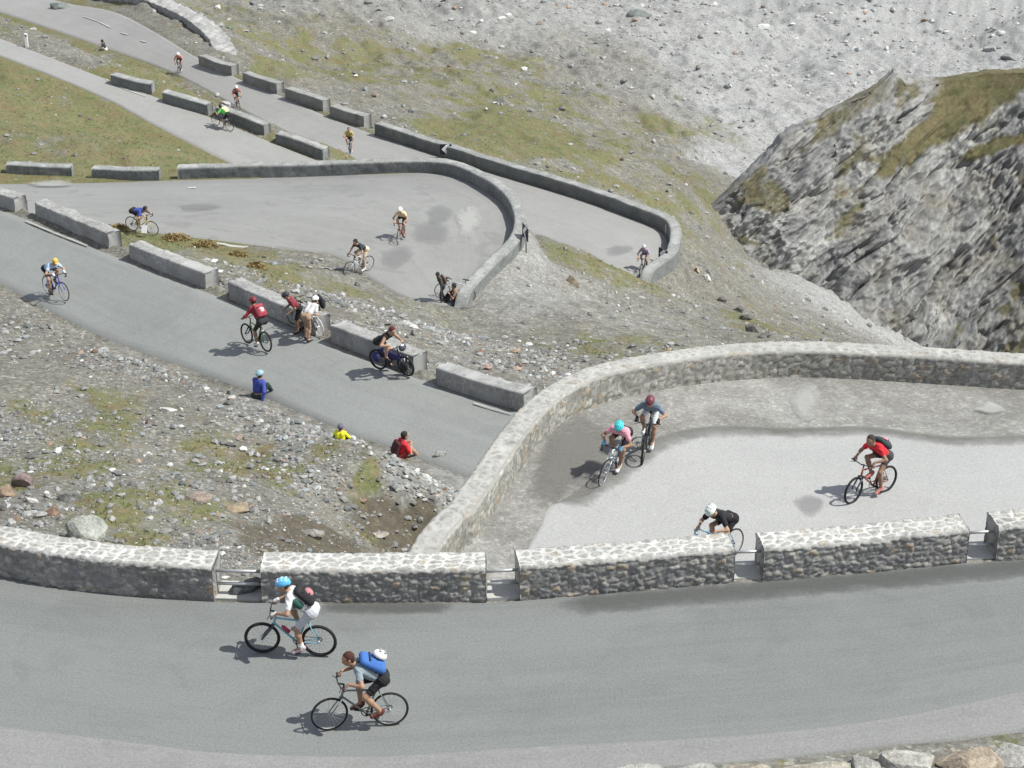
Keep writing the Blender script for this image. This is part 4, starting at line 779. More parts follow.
def blend(caps, h, k=.025):                         # caps: (p0, p1, r0, r1)
    P = np.array([c[0] for c in caps]+[c[1] for c in caps]); rm = max(max(c[2], c[3]) for c in caps)+2.5*h
    lo = P.min(0)-rm; hi = P.max(0)+rm; n = np.ceil((hi-lo)/h).astype(int)+1; D = np.full(n, 1.0, np.float64)
    ax = [lo[i]+h*np.arange(n[i]) for i in range(3)]
    for p0, p1, r0, r1 in caps:
        p0 = np.asarray(p0, float); p1 = np.asarray(p1, float); m = max(r0, r1)+max(.05, 3*h); a = np.maximum(((np.minimum(p0, p1)-m-lo)/h).astype(int), 0); b_ = np.minimum(((np.maximum(p0, p1)+m-lo)/h).astype(int)+2, n)
        X, Y, Z = np.meshgrid(*[ax[i][a[i]:b_[i]] for i in range(3)], indexing='ij'); G = np.stack([X, Y, Z], -1)
        d = p1-p0; dd = d@d; t = np.clip(((G-p0)@d)/dd, 0, 1) if dd > 1e-9 else np.zeros(X.shape)
        ds = np.linalg.norm(G-p0-t[..., None]*d, axis=-1)-(r0+(r1-r0)*t)
        o = D[a[0]:b_[0], a[1]:b_[1], a[2]:b_[2]]; hh = np.maximum(k-np.abs(o-ds), 0)/k; D[a[0]:b_[0], a[1]:b_[1], a[2]:b_[2]] = np.minimum(o, ds)-hh*hh*k*.25
    return nets(D, lo, h)
A3 = lambda *a: np.array(a, float)
def unit(v): return v/(np.linalg.norm(v)+1e-9)
def ik(a, b_, l1, l2, pole):
    d = b_-a; L_ = min(np.linalg.norm(d), (l1+l2)*.999); u = unit(d); x = (l1*l1-l2*l2+L_*L_)/(2*L_); hgt = math.sqrt(max(l1*l1-x*x, 0)); p = pole-u*(pole@u); return a+u*x+unit(p)*hgt
# a hand closed round a bar and a relaxed one: palm, four fingers of unequal length, thumb leaving the palm's side
def hand_mesh(grip):
    c = [(A3(0, 0, 0), A3(.03, 0, 0), .021, .026)]
    for y in (-.026, -.009, .009, .026): c.append((A3(.02, y*.8, 0), A3(.085, y, -.003), .015, .0135))
    for y, L_ in ((-.031, .058), (-.0105, .072), (.0105, .078), (.031, .070)):
        p = A3(.086, y, -.004); a = .35 if grip else .12; st = 1.05 if grip else .28
        for s_, f in enumerate((.45, .32, .23)):
            q = p+L_*f*A3(math.cos(a), 0, -math.sin(a)); c.append((p, q, .0098-.0008*s_, .009-.0008*s_)); p = q; a += st
    p = A3(.028, .030, -.004)
    for d in ((A3(.030, .020, -.016), A3(.026, -.002, -.022)) if grip else (A3(.032, .018, -.008), A3(.028, .006, -.006))):
        c.append((p, p+d, .0125, .0105)); p = p+d
    return blend(c, .0062, .006)
HG, HR = hand_mesh(True), hand_mesh(False)
def place_hand(H, wrist, xdir, up, inner):          # inner: direction the thumb should lie on
    x = unit(xdir); z = unit(up-x*(up@x)); y = np.cross(z, x); sgn = 1 if y@inner > 0 else -1
    V = H[0]*A3(1, sgn, 1); Fc = H[1] if sgn > 0 else H[1][:, ::-1]
    return V[:, :1]*x+V[:, 1:2]*y+V[:, 2:3]*z+wrist, Fc
def person(label, M, J, look, h=.013, grip=True, group=None, bar=None):
    hipL, hipR, chest, shL, shR, elL, elR, wrL, wrR, knL, knR, anL, anR, toL, toR, head, hd = [J[k] for k in ('hipL', 'hipR', 'chest', 'shL', 'shR', 'elL', 'elR', 'wrL', 'wrR', 'knL', 'knR', 'anL', 'anR', 'toL', 'toR', 'head', 'hd')]
    g = look.get('girth', .92); hip = (hipL+hipR)/2; spn = unit(chest-hip); fw = J['fw']; lat = unit(shL-shR)
    waist = hip*.5+chest*.5-J['back']*.0
    tor = lambda e: [(hipL*.75+hip*.25, waist+lat*.075, .105*g+e, .095*g+e), (hipR*.75+hip*.25, waist-lat*.075, .105*g+e, .095*g+e), (waist+lat*.07, chest+lat*.09-spn*.04, .098*g+e, .108*g+e), (waist-lat*.07, chest-lat*.09-spn*.04, .098*g+e, .108*g+e), (shL-lat*.02, shR+lat*.02, .062+e, .062+e), (hipL, hipR, .112*g+e, .112*g+e)]
    arm = lambda s, el, wr, e=0, f=1.0: [(s, s+(el-s)*min(f, 1), .052+e, .052-.012*min(f, 1)+e)]+([(el, wr, .041+e, .027+e)] if f > 1 else [])
    leg = lambda hp, kn, an, e=0, f=1.0: [(hp, hp+(kn-hp)*min(f, 1), .088*g+e, .088*g-.03*min(f, 1)+e)]+([(kn, kn+(an-kn)*.35, .056+e, .058+e), (kn+(an-kn)*.35, an, .058+e, .036+e)] if f > 1 else [])
    hz = unit(J['hup']-hd*(J['hup']@hd)); hl = np.cross(hz, hd)
    hc = [(head-hz*.055+hd*.015, head+hz*.03-hd*.012, .070, .092), (head-hz*.085+hd*.045, head-hz*.07+hd*.052, .036, .034), (head-hz*.03+hd*.02, head+hz*.02+hd*.03, .06, .07)]
    face = [(head+hz*.005+hd*.092, head-hz*.03+hd*.108, .010, .015), (head-hz*.052+hd*.082, head-hz*.056+hd*.084, .02, .02)]+[(head-hz*.005+s*hl*.088-hd*.01, head-hz*.03+s*hl*.086-hd*.005, .017, .012) for s in (1, -1)]+[(head+hz*.018+hd*.078+hl*.03, head+hz*.018+hd*.078-hl*.03, .014, .014)]
    neck = [(chest+spn*.02, head-hz*.07-hd*.01, .060, .052)]
    caps = tor(0)+arm(shL, elL, wrL, 0, 2)+arm(shR, elR, wrR, 0, 2)+leg(hipL, knL, anL, 0, 2)+leg(hipR, knR, anR, 0, 2)+[(anL, toL, .036, .028), (anR, toR, .036, .028)]+neck+hc
    if h < .02: caps += face
    V, Fc = blend(caps, h, .03); parts = [(V, Fc)]
    H = HG if grip else HR; n = len(V); VV = [V]; FF = [Fc]
    for s_, el, wr in ((1, elL, wrL), (-1, elR, wrR)):
        x = (J['bar'+('L' if s_ > 0 else 'R')]-wr) if ('barL' in J) else (wr-el)
        up = J.get('hand_up', A3(0, 0, 1)); up = up+1e-3*fw
        v, f = place_hand(H, wr+unit(wr-el)*-.012, x, up, -s_*lat); VV.append(v); FF.append(f+n); n += len(v)
    me = mk_mesh('person', np.vstack(VV), np.vstack(FF)); p = obj('person', me, mat('skin', look['skin'], .6, .12, 9)); p.matrix_world = M
    tag(p, label, 'person', group)
    def cl(name, caps_, m, k=.03):
        v, f = blend(caps_, h, k)
        if h < .02:                                  # folds in the cloth
            a_ = v[f[:, 1]]-v[f[:, 0]]; b_ = v[f[:, 3]]-v[f[:, 0]]; fn = np.cross(a_, b_); vn = np.zeros_like(v)
            for q in range(4): np.add.at(vn, f[:, q], fn)
            vn /= np.linalg.norm(vn, axis=1)[:, None]+1e-9; v = v+vn*(.009*(1-np.abs(fbm(v[:, 0]*7+v[:, 1]*5, v[:, 2]*11-v[:, 0]*6, 3, 12))*2.5)-.002)[:, None]
        o = obj(name, mk_mesh(name, v, f), m, p); return o
    slv = look.get('sleeve', .62); e = .014
    tp = look.get('top_name', 'jersey')
    o = cl(tp, tor(e)[2:5]+[(waist+lat*.07-spn*.06, waist+lat*.06, .1*g+e, .1*g+e), (waist-lat*.07-spn*.06, waist-lat*.06, .1*g+e, .1*g+e)]+([] if slv == 0 else arm(shL, elL, wrL, e, slv)+arm(shR, elR, wrR, e, slv)), look['top'])
    if look.get('panel'):
        cl('side_panel', [(waist+lat*.11-fw*.01, chest+lat*.135-spn*.1, .072*g+e, .08*g+e), (waist-lat*.11-fw*.01, chest-lat*.135-spn*.1, .072*g+e, .08*g+e)], look['panel'])
    lg = look.get('leg', .72); e = .012
    cl(look.get('bottom_name', 'shorts'), [(hipL, hipR, .115*g+e, .115*g+e), (hipL, waist+lat*.06-spn*.08, .105*g+e, .1*g), (hipR, waist-lat*.06-spn*.08, .105*g+e, .1*g)]+leg(hipL, knL, anL, e, lg)+leg(hipR, knR, anR, e, lg), look['bottom'])
    for an, to, kn in ((anL, toL, knL), (anR, toR, knR)):
        cl('shoe', [(an-unit(an-kn)*.0-A3(0, 0, .03), to-A3(0, 0, .018), .048, .042), (an-A3(0, 0, .012)-unit(to-an)*.04, an-A3(0, 0, .03), .044, .044)], look['shoe'])
        if look.get('sock'): cl('sock', [(an+unit(kn-an)*.03, an+unit(kn-an)*.10, .046, .05)], mat('white_sock', (.62, .62, .6), .85, .18, 18))
    Rm = np.stack([hd, hl, hz], 1)
    if h < .02:
        for s in (1, -1): obj('eye', pm([ellipsoid(head+hz*.006+hd*.088+s*hl*.033, (.010, .013, .009), 8, 6)], 'eye'), mat('dark_eye', (.03, .025, .02), .3), p)
        obj('mouth', pm([ellipsoid(head-hz*.062+hd*.093, (.012, .024, .006), 8, 6)], 'mouth'), mat('lip', (.30, .12, .10), .6), p)
    if look.get('hair'):
        obj('hair', pm([ellipsoid(head+hz*.028-hd*.022, (.108, .098, .105), 16, 12, Rm, -.55), ellipsoid(head-hz*.03-hd*.055, (.055, .08, .075), 12, 8, Rm)], 'hair'), look['hair'], p)
    if look.get('cap'):
        obj('cap', pm([ellipsoid(head+hz*.04-hd*.01, (.112, .1, .095), 16, 12, Rm, -.2), ellipsoid(head+hz*.035+hd*.12, (.06, .07, .012), 12, 6, Rm)], 'cap'), look['cap'], p)
    if look.get('helmet'):
        ho = obj('helmet', pm([ellipsoid(head+hz*.048-hd*.012, (.146, .112, .108), 20, 14, Rm, -.28), ellipsoid(head+hz*.03-hd*.11, (.05, .075, .045), 12, 8, Rm)], 'helmet'), look['helmet'], p)
        if h < .02:
            vs = []
            for a, r_ in ((-.06, .10), (-.02, .13), (.02, .13), (.06, .10)):
                for q in (-.075, -.005, .07):
                    zz = .1*math.sqrt(max(.02, 1-(q/.146)**2-(a/.112)**2)); vs.append(ellipsoid(head+hz*(.05+zz)-hd*.012+hd*q+hl*a, (.026, .010, .009), 8, 6, Rm))
            obj('helmet_vents', pm(vs, 'helmet_vents'), look.get('vent', mat('vent_dark', (.05, .055, .06), .6)), ho)
        if not look.get('hair') and look.get('nape', True):
            obj('hair', pm([ellipsoid(head-hz*.02-hd*.045, (.062, .084, .07), 12, 8, Rm)], 'hair'), mat('dark_hair', (.04, .03, .022), .8), p)
    if look.get('glove'):
        for s_, el, wr in ((1, elL, wrL), (-1, elR, wrR)):
            x = unit((J['bar'+('L' if s_ > 0 else 'R')]-wr) if ('barL' in J) else (wr-el)); v, f = blend([(wr, wr+x*.075, .034, .04)], min(h, .012), .01); obj('glove', mk_mesh('glove', v, f), look['glove'], p)
    return p
def backpack(label, M, J, m, strap=None, extra=None, sc=1.0, h=.014, helmet=None, group=None):
    hip = (J['hipL']+J['hipR'])/2; ch = J['chest']; u = unit(ch-hip); bk = J['back']; bk = unit(bk-u*(bk@u)); lat = np.cross(u, bk)
    c = hip*.36+ch*.64+bk*(.115+.06*sc); w_, hh, dp = .11*sc, .17*sc, .055*sc
    caps = [(c+lat*a*w_-u*hh, c+lat*a*w_+u*hh*.9, .075*sc, .066*sc) for a in (-1, -.33, .33, 1)]+[(c+lat*a*w_*.7-u*hh*.7+bk*dp, c+lat*a*w_*.7+u*hh*.1+bk*dp, .06*sc, .055*sc) for a in (-1, 0, 1)]
    v, f = blend(caps, h, .04); o = obj('backpack', mk_mesh('backpack', v, f), m); o.matrix_world = M; tag(o, label, 'backpack', group)
    sm = strap or mat('strap_black', (.02, .02, .022), .8)
    for s in (1, -1):
        sh = J['shL'] if s > 0 else J['shR']; a = c+lat*s*w_*.8+u*hh*.8-bk*.05
        Pt = [a, sh*.6+ch*.4+u*.075+bk*.02, sh*.6+ch*.4-bk*.10+u*.0, hip*.4+ch*.6-bk*.135+lat*s*.11, c+lat*s*w_*1.15-u*hh*.8-bk*.03]
        obj('strap', pm([path_tube(Pt, .014, 6)], 'strap'), sm, o)
    if h < .02: obj('pocket_trim', pm([box(c+bk*(dp+.070*sc)-u*hh*.25, (.02, .2*sc, .022), np.stack([bk, lat, u], 1)), box(c+bk*(.078*sc)+u*hh*.45, (.02, .27*sc, .03), np.stack([bk, lat, u], 1))], 'pocket_trim'), sm, o)
    if extra: obj('side_pouch', pm([ellipsoid(c+lat*.0-u*hh*.2+bk*(dp+.04*sc), (.06*sc, .1*sc, .1*sc), 12, 8, np.stack([bk, lat, u], 1))], 'side_pouch'), extra, o)
    if helmet:
        q = c-u*hh*.35+bk*.17*sc; Rm = np.stack([u, lat, bk], 1); ho = obj('strapped_helmet', pm([ellipsoid(q, (.13, .105, .1), 16, 12, Rm, -.25)], 'strapped_helmet'), helmet, o)
        obj('helmet_vents', pm([ellipsoid(q+bk*.09+u*a+lat*b_, (.03, .011, .02), 8, 6, Rm) for a in (-.05, .04) for b_ in (-.045, 0, .045)], 'helmet_vents'), mat('vent_grey', (.25, .25, .26), .6), ho)
    return o
# ------------------------------------------------------------------ bicycles, x forward, wheels on z = 0
WR = .335
def bicycle(label, M, frame_c, drop=False, tyre=.024, tyre_c=(.018, .018, .018), rim_c=(.35, .35, .36), susp=False, steer=0.0, crank=0.0, group=None, seg=1.0, bottle=None, bar_c=None, saddle_c=(.02, .02, .02)):
    r = empty('bicycle', M); tag(r, label, 'bicycle', group)
    fm = mat('frame_paint', frame_c, .35, .1, 5); blk_ = mat('black_metal', (.03, .03, .033), .45, .1); al = mat('bare_alloy', (.42, .42, .44), .35, .1, 8, .7)
    bb, st, hb, ht = A3(-.09, 0, .28), A3(-.30, 0, .80), A3(.33, 0, .66), A3(.295, 0, .80); ra, fa = A3(-.50, 0, WR), A3(.56, 0, WR); rf = .021
    fr = [tube(bb, st, .017), tube(bb, hb, rf), tube(st+A3(.012, 0, -.06), ht+A3(0, 0, -.03), .018), tube(hb+A3(.006, 0, -.03), ht+A3(-.004, 0, .02), .022)]
    for s in (1, -1): fr += [tube(bb+A3(0, s*.03, 0), ra+A3(0, s*.06, 0), .011), tube(st+A3(0, s*.015, -.04), ra+A3(0, s*.06, 0), .009)]
    obj('frame', pm(fr, 'frame'), fm, r)
    obj('saddle', pm([tube(st, st+A3(-.035, 0, .13), .013), ellipsoid(st+A3(-.09, 0, .155), (.085, .07, .03), 12, 8), ellipsoid(st+A3(.02, 0, .155), (.12, .03, .024), 12, 8)], 'saddle'), mat('saddle_black', saddle_c, .6), r)
    piv = ht; Rs = np.array(Matrix.Rotation(steer, 3, Vector(unit(ht-hb)))); rs = lambda V: (np.asarray(V)-piv) @ Rs.T+piv
    fk = [tube(hb+A3(.01, 0, -.03), hb+A3(.02, 0, -.05), .03)]
    for s in (1, -1): fk += [tube(hb+A3(.012, s*.055, -.04), fa+A3(0, s*.06, 0), .022 if susp else .013, .017 if susp else .010)]
    fk += [tube(hb+A3(.012, -.06, -.04), hb+A3(.012, .06, -.04), .02)]
    V, f = join(fk); obj('fork', mk_mesh('fork', rs(V), f), mat('fork_dark', (.06, .065, .07), .4) if susp else fm, r)
    if drop:
        hbp = [A3(.36, s*.06, .90) for s in (1,)]; Pb = []
        hp = [tube(ht, ht+A3(-.01, 0, .09), .016), tube(ht+A3(-.01, 0, .09), A3(.36, 0, .90), .016)]
        for s in (1, -1): hp += [path_tube([A3(.36, 0, .90), A3(.37, s*.2, .905), A3(.44, s*.21, .90), A3(.475, s*.21, .85), A3(.44, s*.21, .785), A3(.36, s*.21, .775)], .015), tube(A3(.45, s*.21, .90), A3(.50, s*.21, .93), .018), tube(A3(.49, s*.21, .92), A3(.50, s*.215, .80), .008)]
    else:
        hp = [tube(ht, ht+A3(-.015, 0, .10), .017), tube(ht+A3(-.015, 0, .10), A3(.385, 0, .935), .017)]
        for s in (1, -1): hp += [path_tube([A3(.385, 0, .935), A3(.375, s*.15, .955), A3(.34, s*.30, .955)], .0125), tube(A3(.35, s*.19, .955), A3(.335, s*.31, .955), .018), tube(A3(.375, s*.17, .945), A3(.42, s*.28, .925), .008)]
    V, f = join(hp); obj('handlebar', mk_mesh('handlebar', rs(V), f), mat('bar_finish', bar_c, .5) if bar_c else blk_, r)
    ca, sa = math.cos(crank), math.sin(crank); ck = []
    for s in (1, -1):
        e = bb+A3(s*.17*ca, 0, s*.17*sa)+A3(0, s*-.075, 0); ck += [tube(bb+A3(0, s*-.06, 0), e, .011), box(e+A3(0, s*-.05, 0), (.09, .085, .022))]
    ck += [torus(bb+A3(0, -.05, 0), .085, .009, 24, 6), tube(bb+A3(0, -.05, .085), ra+A3(0, -.05, .04), .006), tube(bb+A3(0, -.05, -.085), ra+A3(.03, -.05, -.07), .006), tube(ra+A3(0, -.05, 0), ra+A3(.04, -.05, -.09), .016), torus(ra+A3(0, -.05, 0), .045, .01, 16, 6), tube(bb+A3(0, -.07, 0), bb+A3(0, .07, 0), .025)]
    obj('crankset', pm(ck, 'crankset'), blk_, r)
    for a, stf in ((ra, False), (fa, True)):
        n = 20; wp = [torus(a, WR-tyre-.012, .011, 44, 6), tube(a+A3(0, -.06, 0), a+A3(0, .06, 0), .02, seg=8)]
        for i in range(n):
            t = 2*math.pi*i/n; wp.append(tube(a+A3(0, .03*(-1)**i, 0), a+A3(math.cos(t)*(WR-.03), 0, math.sin(t)*(WR-.03)), .0022, seg=4, cap=False))
        V, f = join(wp); V = rs(V) if stf else V; wh = obj('wheel', mk_mesh('wheel', V, f), mat('rim_metal', rim_c, .4, .1, 8, .3), r)
        V, f = torus(a, WR-tyre, tyre, 48, 8); V = rs(V) if stf else V; obj('tyre', mk_mesh('tyre', V, f), mat('rubber', tyre_c, .85, .1), wh)
    if bottle: q = bb*.45+hb*.55+A3(-.03, 0, .055); d = unit(hb-bb); obj('bottle', pm([tube(q-d*.09, q+d*.07, .036), tube(q+d*.07, q+d*.10, .02)], 'bottle'), mat('bottle_plastic', bottle, .4), r)
    return r
def ride(lean=42, crank=0.0, drop=False, look=0.0, down=0.0, reach=0.0, up=0.0, knee_out=.05, stand=0.0, hands=None, steer=0.0, side=0.0):
    J = {}; bb = A3(-.09, 0, .28); hip = A3(-.40+stand*.16, side, .985+stand*.12); J['hipL'], J['hipR'] = hip+A3(0, .085, 0), hip-A3(0, .085, 0); a = R(lean-5); sp = A3(math.cos(a), 0, math.sin(a)); sp2 = unit(sp+A3(.12, 0, -.06))
    ch = hip+sp*.30+sp2*.20; J['chest'] = ch; J['fw'] = A3(1, 0, 0); J['back'] = A3(-math.sin(a), 0, math.cos(a))
    J['shL'], J['shR'] = ch+A3(0, .165, -.0), ch-A3(0, .165, 0)
    Rs = np.array(Matrix.Rotation(steer, 3, 'Z')); piv = A3(.28, 0, 0)
    for s, k in ((1, 'L'), (-1, 'R')):
        hb = A3(.44, s*.21, .915) if drop else A3(.345, s*.25, .965)
        if drop == 'low': hb = A3(.45, s*.21, .80)
        hb = Rs @ (hb-piv)+piv; J['bar'+k] = hb; sh = J['sh'+k]
        wr = hb+unit(A3(sh[0], hb[1], hb[2]+.16)-hb)*.085+A3(-.01, 0, .03); J['wr'+k] = wr; J['el'+k] = ik(sh, wr, .30, .27, A3(-.25, s*.75, -.6))
        ca = math.cos(crank)*-s; sa = math.sin(crank)*-s; e = bb+A3(.17*ca, s*.125, .17*sa); an = e+A3(-.075, -s*.01, .115); J['an'+k] = an; J['to'+k] = e+A3(.075, 0, .045); J['kn'+k] = ik(J['hip'+k], an, .44, .43, A3(1, s*knee_out*4, .25))
    hd = unit(A3(math.cos(look)*math.cos(down), math.sin(look), -math.sin(down))); J['hd'] = hd; J['hup'] = A3(math.sin(down)*.9, 0, 1.0); J['head'] = ch+unit(sp2*.55+A3(.25, 0, .6))*.215+A3(.02, 0, up); J['hand_up'] = A3(0, 0, 1)
    return J
def bike_matrix(front, rear, lean=0.0, H=None):
    f = hit(*front) if H is None else W(*front, H); r_ = hit(*rear) if H is None else W(*rear, H); 
    for p in (f, r_):
        if float(road_dist(p[0], p[1])) < .3: p[2] = float(near(rz, p[0], p[1]))+.005
    c = (f+r_)/2; d = unit(f-r_); c = c-d*.03; x = Vector(d); y = Vector((0, 0, 1)).cross(x).normalized(); z = x.cross(y); Rm = Matrix((x, y, z)).transposed()
    return Matrix.Translation(Vector(c)) @ Rm.to_4x4() @ Matrix.Rotation(R(lean), 4, 'X')
def face_matrix(px, py, deg, dz=0.0):               # standing or sitting figure, deg = heading, 0 towards +x
    p = hit(px, py)
    if float(road_dist(p[0], p[1])) < .3: p[2] = float(near(rz, p[0], p[1]))
    return Matrix.Translation(Vector((p[0], p[1], p[2]+dz))) @ Matrix.Rotation(R(deg), 4, 'Z')
# ------------------------------------------------------------------ the cast
cl_ = lambda n, c, v=.18: mat(n, c, .85, v, 18)
SK1, SK2, SK3 = (.36, .225, .155), (.30, .18, .12), (.24, .145, .10)
BLACK = cl_('black_cloth', (.018, .018, .021)); WHITE = cl_('white_cloth', (.54, .54, .535)); SHOE_D = cl_('dark_shoe', (.05, .04, .045)); SHOE_W = cl_('white_shoe', (.6, .6, .6)); SOCK = cl_('white_sock', (.62, .62, .6))
GB = 'bicycles ridden on the pass road'; GP = 'cyclists on the pass road'
def rider(front, rear, lab_p, lab_b, look, bike, rk, lean=0.0, h=.013, pack=None, H=None):
    M = bike_matrix(front, rear, lean, H); cr = rk.get('crank', 0.0); st = bike.get('steer', 0.0)
    bicycle(lab_b, M, crank=cr, group=GB, **bike)
    kk = dict(rk); kk['drop'] = ('low' if rk.get('drop') == 'low' else bike.get('drop', False)); kk['steer'] = st
    J = ride(**kk); p = person(lab_p, M, J, look, h=h, group=GP)
    if pack: backpack(M=M, J=J, h=min(h, .018) if h < .02 else h, **pack)
    return M, J
# near road
rider((261.5,652.5), (321.5,656.5), 'cyclist in a blue and white helmet, white shirt and white shorts', 'light blue mountain bike under the white-shirted cyclist',
  dict(skin=SK2, top=WHITE, bottom=cl_('pale_shorts', (.42, .43, .46)), shoe=cl_('pale_pink_shoe', (.5, .38, .42)), sock=1, sleeve=.62, leg=.82, helmet=mat('helmet_sky_blue', (.10, .36, .62), .35, .35, 30), vent=mat('vent_white', (.75, .78, .8), .5), glove=cl_('white_glove', (.6, .6, .6)), panel=cl_('green_panel', (.03, .09, .075)), top_name='shirt'),
  dict(frame_c=(.16, .36, .46), tyre=.031, steer=.12, bottle=(.35, .04, .08), susp=True), dict(lean=48, crank=R(80), look=.1, down=.25), lean=2, h=.011,
  pack=dict(label='small black backpack on the white-shirted cyclist', m=cl_('pack_black', (.02, .02, .022)), extra=cl_('pack_pink_pouch', (.35, .16, .17)), sc=.95))
rider((329.5,730), (391,725.5), 'bareheaded dark-haired cyclist in a grey T-shirt and black shorts', 'thin grey bicycle under the bareheaded cyclist with a blue backpack',
  dict(skin=SK2, top=cl_('grey_tshirt', (.20, .245, .27)), bottom=BLACK, shoe=cl_('red_black_shoe', (.10, .03, .03)), sleeve=.55, leg=.72, hair=cl_('brown_hair', (.055, .022, .018)), top_name='t_shirt'),
  dict(frame_c=(.16, .17, .175), tyre=.022, steer=.18), dict(lean=38, crank=R(8), look=.15, down=.3), lean=5, h=.011,
  pack=dict(label='blue backpack with a white helmet strapped to it', m=cl_('pack_blue', (.045, .125, .36)), sc=1.08, helmet=mat('helmet_white', (.7, .7, .7), .4, .1)))
# paved apron
rider((851,504), (885.5,492.5), 'cyclist in a bright red jersey on the pale asphalt', 'mountain bike with a red-brown frame under the red cyclist',
  dict(skin=SK3, top=cl_('bright_red', (.50, .025, .035)), bottom=cl_('dark_shorts', (.05, .045, .05)), shoe=cl_('pink_shoe', (.5, .16, .16)), sleeve=.5, leg=.45, hair=cl_('dark_hair_b', (.04, .03, .027))),
  dict(frame_c=(.22, .08, .06), tyre=.028, steer=.15, susp=True), dict(lean=46, crank=R(70), look=.15, down=.3), lean=3,
  pack=dict(label='black and pink backpack on the cyclist in bright red', m=cl_('pack_charcoal', (.035, .05, .055)), extra=cl_('pack_pink', (.6, .2, .25)), sc=.9))
rider((642,463.5), (649,444), 'cyclist in a maroon helmet and white and navy jersey riding towards the wall gap', 'dark mountain bike seen head-on under the maroon-helmeted cyclist',
  dict(skin=SK2, top=cl_('navy_white_jersey', (.12, .16, .21)), bottom=cl_('white_shorts', (.5, .54, .55)), shoe=SHOE_W, sleeve=.6, leg=.8, helmet=mat('helmet_maroon', (.14, .035, .05), .4, .2), panel=WHITE, glove=BLACK),
  dict(frame_c=(.05, .05, .06), tyre=.028, susp=True, steer=.05), dict(lean=40, crank=R(100), down=.45), lean=-3)
rider((603,484), (617.5,467), 'cyclist in a turquoise helmet and pink jersey beside the curved wall', 'silver road bicycle under the pink cyclist',
  dict(skin=SK3, top=cl_('pink_jersey', (.60, .27, .33)), bottom=BLACK, shoe=SHOE_W, sleeve=.5, leg=.75, helmet=mat('helmet_turquoise', (.05, .46, .50), .4, .2), glove=cl_('blue_glove', (.05, .2, .3))),
  dict(frame_c=(.5, .56, .6), drop=True, tyre=.015, steer=-.05), dict(lean=34, crank=R(95), down=.5, look=.1), lean=-9)
rider((699,573), (732,557.5), 'cyclist in a white helmet and black jersey bent low behind the wall', 'blue-barred road bicycle half hidden by the rubble wall',
  dict(skin=SK1, top=BLACK, bottom=cl_('black_bib', (.014, .014, .016)), shoe=SHOE_D, sleeve=.6, leg=.62, helmet=mat('helmet_pale', (.62, .68, .64), .4, .15)),
  dict(frame_c=(.10, .22, .36), drop=True, tyre=.017, bar_c=(.16, .32, .45), steer=.1), dict(lean=33, crank=R(20), down=.75, up=-.03), lean=4)
# middle road
rider((67,302), (47,293), 'cyclist in a yellow cap and pale blue jersey on the left of the middle road', 'blue road bicycle under the yellow-capped cyclist',
  dict(skin=SK1, top=cl_('pale_blue_jersey', (.34, .44, .56)), bottom=BLACK, shoe=SHOE_D, sleeve=.5, leg=.62, cap=cl_('yellow_cap', (.55, .36, .08)), glove=cl_('white_glove_b', (.6, .6, .6))),
  dict(frame_c=(.05, .07, .34), drop=True, tyre=.017), dict(lean=30, crank=R(265), down=.45, look=-.1), lean=-2, h=.016)
rider((246,343), (268,352.5), 'cyclist in a maroon jacket and red backpack seen from behind', 'black mountain bike under the maroon-jacketed cyclist',
  dict(skin=SK3, top=cl_('maroon_jacket', (.22, .025, .035)), bottom=cl_('dark_grey_shorts', (.03, .03, .035)), shoe=SHOE_W, sleeve=1.9, leg=.85, helmet=mat('helmet_dark_red', (.17, .025, .035), .45, .2), top_name='jacket'),
  dict(frame_c=(.05, .13, .03), tyre=.028, susp=True), dict(lean=56, crank=R(85), down=.1), lean=3, h=.016,
  pack=dict(label='red backpack with a pale stripe on the maroon cyclist', m=cl_('pack_red', (.30, .05, .07)), extra=cl_('pack_pale_stripe', (.5, .4, .4)), sc=.95))
M_, J_ = rider((406.5,376), (380,370), 'cyclist in a black vest riding the loaded touring bicycle', 'dark touring bicycle loaded with blue and black bags',
  dict(skin=SK1, top=cl_('black_vest', (.025, .022, .02)), bottom=cl_('black_lycra', (.02, .02, .02)), shoe=SHOE_D, sleeve=0, leg=.35, hair=cl_('red_brown_hair', (.09, .02, .022)), top_name='vest'),
  dict(frame_c=(.045, .045, .14), tyre=.032, rim_c=(.55, .55, .56), steer=-.08), dict(lean=40, crank=R(60), down=.55, look=-.2), lean=1, h=.016)
tb = [o for o in COL.objects if o.get('label', '').startswith('dark touring bicycle')][0]
obj('frame_bag', pm([ellipsoid((.05, 0, .55), (.24, .05, .13), 14, 10), ellipsoid((-.46, .15, .50), (.15, .08, .17), 14, 10), ellipsoid((-.46, -.15, .50), (.15, .08, .17), 14, 10)], 'frame_bag'), cl_('bag_blue', (.035, .037, .12)), tb)
for s in (1, -1): obj('pannier', pm([ellipsoid((.58, s*.13, .38), (.15, .07, .17), 14, 10), box((.60, s*.195, .44), (.03, .02, .26))], 'pannier'), cl_('bag_black', (.02, .022, .024)), tb)
obj('handlebar_bag', pm([ellipsoid((.50, 0, .93), (.10, .14, .11), 14, 10)], 'handlebar_bag'), cl_('bag_grey', (.06, .065, .08)), tb); obj('bag_highlight', pm([ellipsoid((.52, -.03, 1.02), (.05, .07, .03), 10, 6)], 'bag_highlight'), mat('highlight_white', (.6, .6, .62), .3), tb)  # white highlight on the handlebar bag, built as a pale cap
obj('mudguard', pm([tube((.59, -.075, .62), (.58, -.075, .22), .014), tube((.59, .075, .62), (.58, .075, .22), .014)], 'mudguard'), mat('pale_metal', (.55, .55, .55), .4), tb)
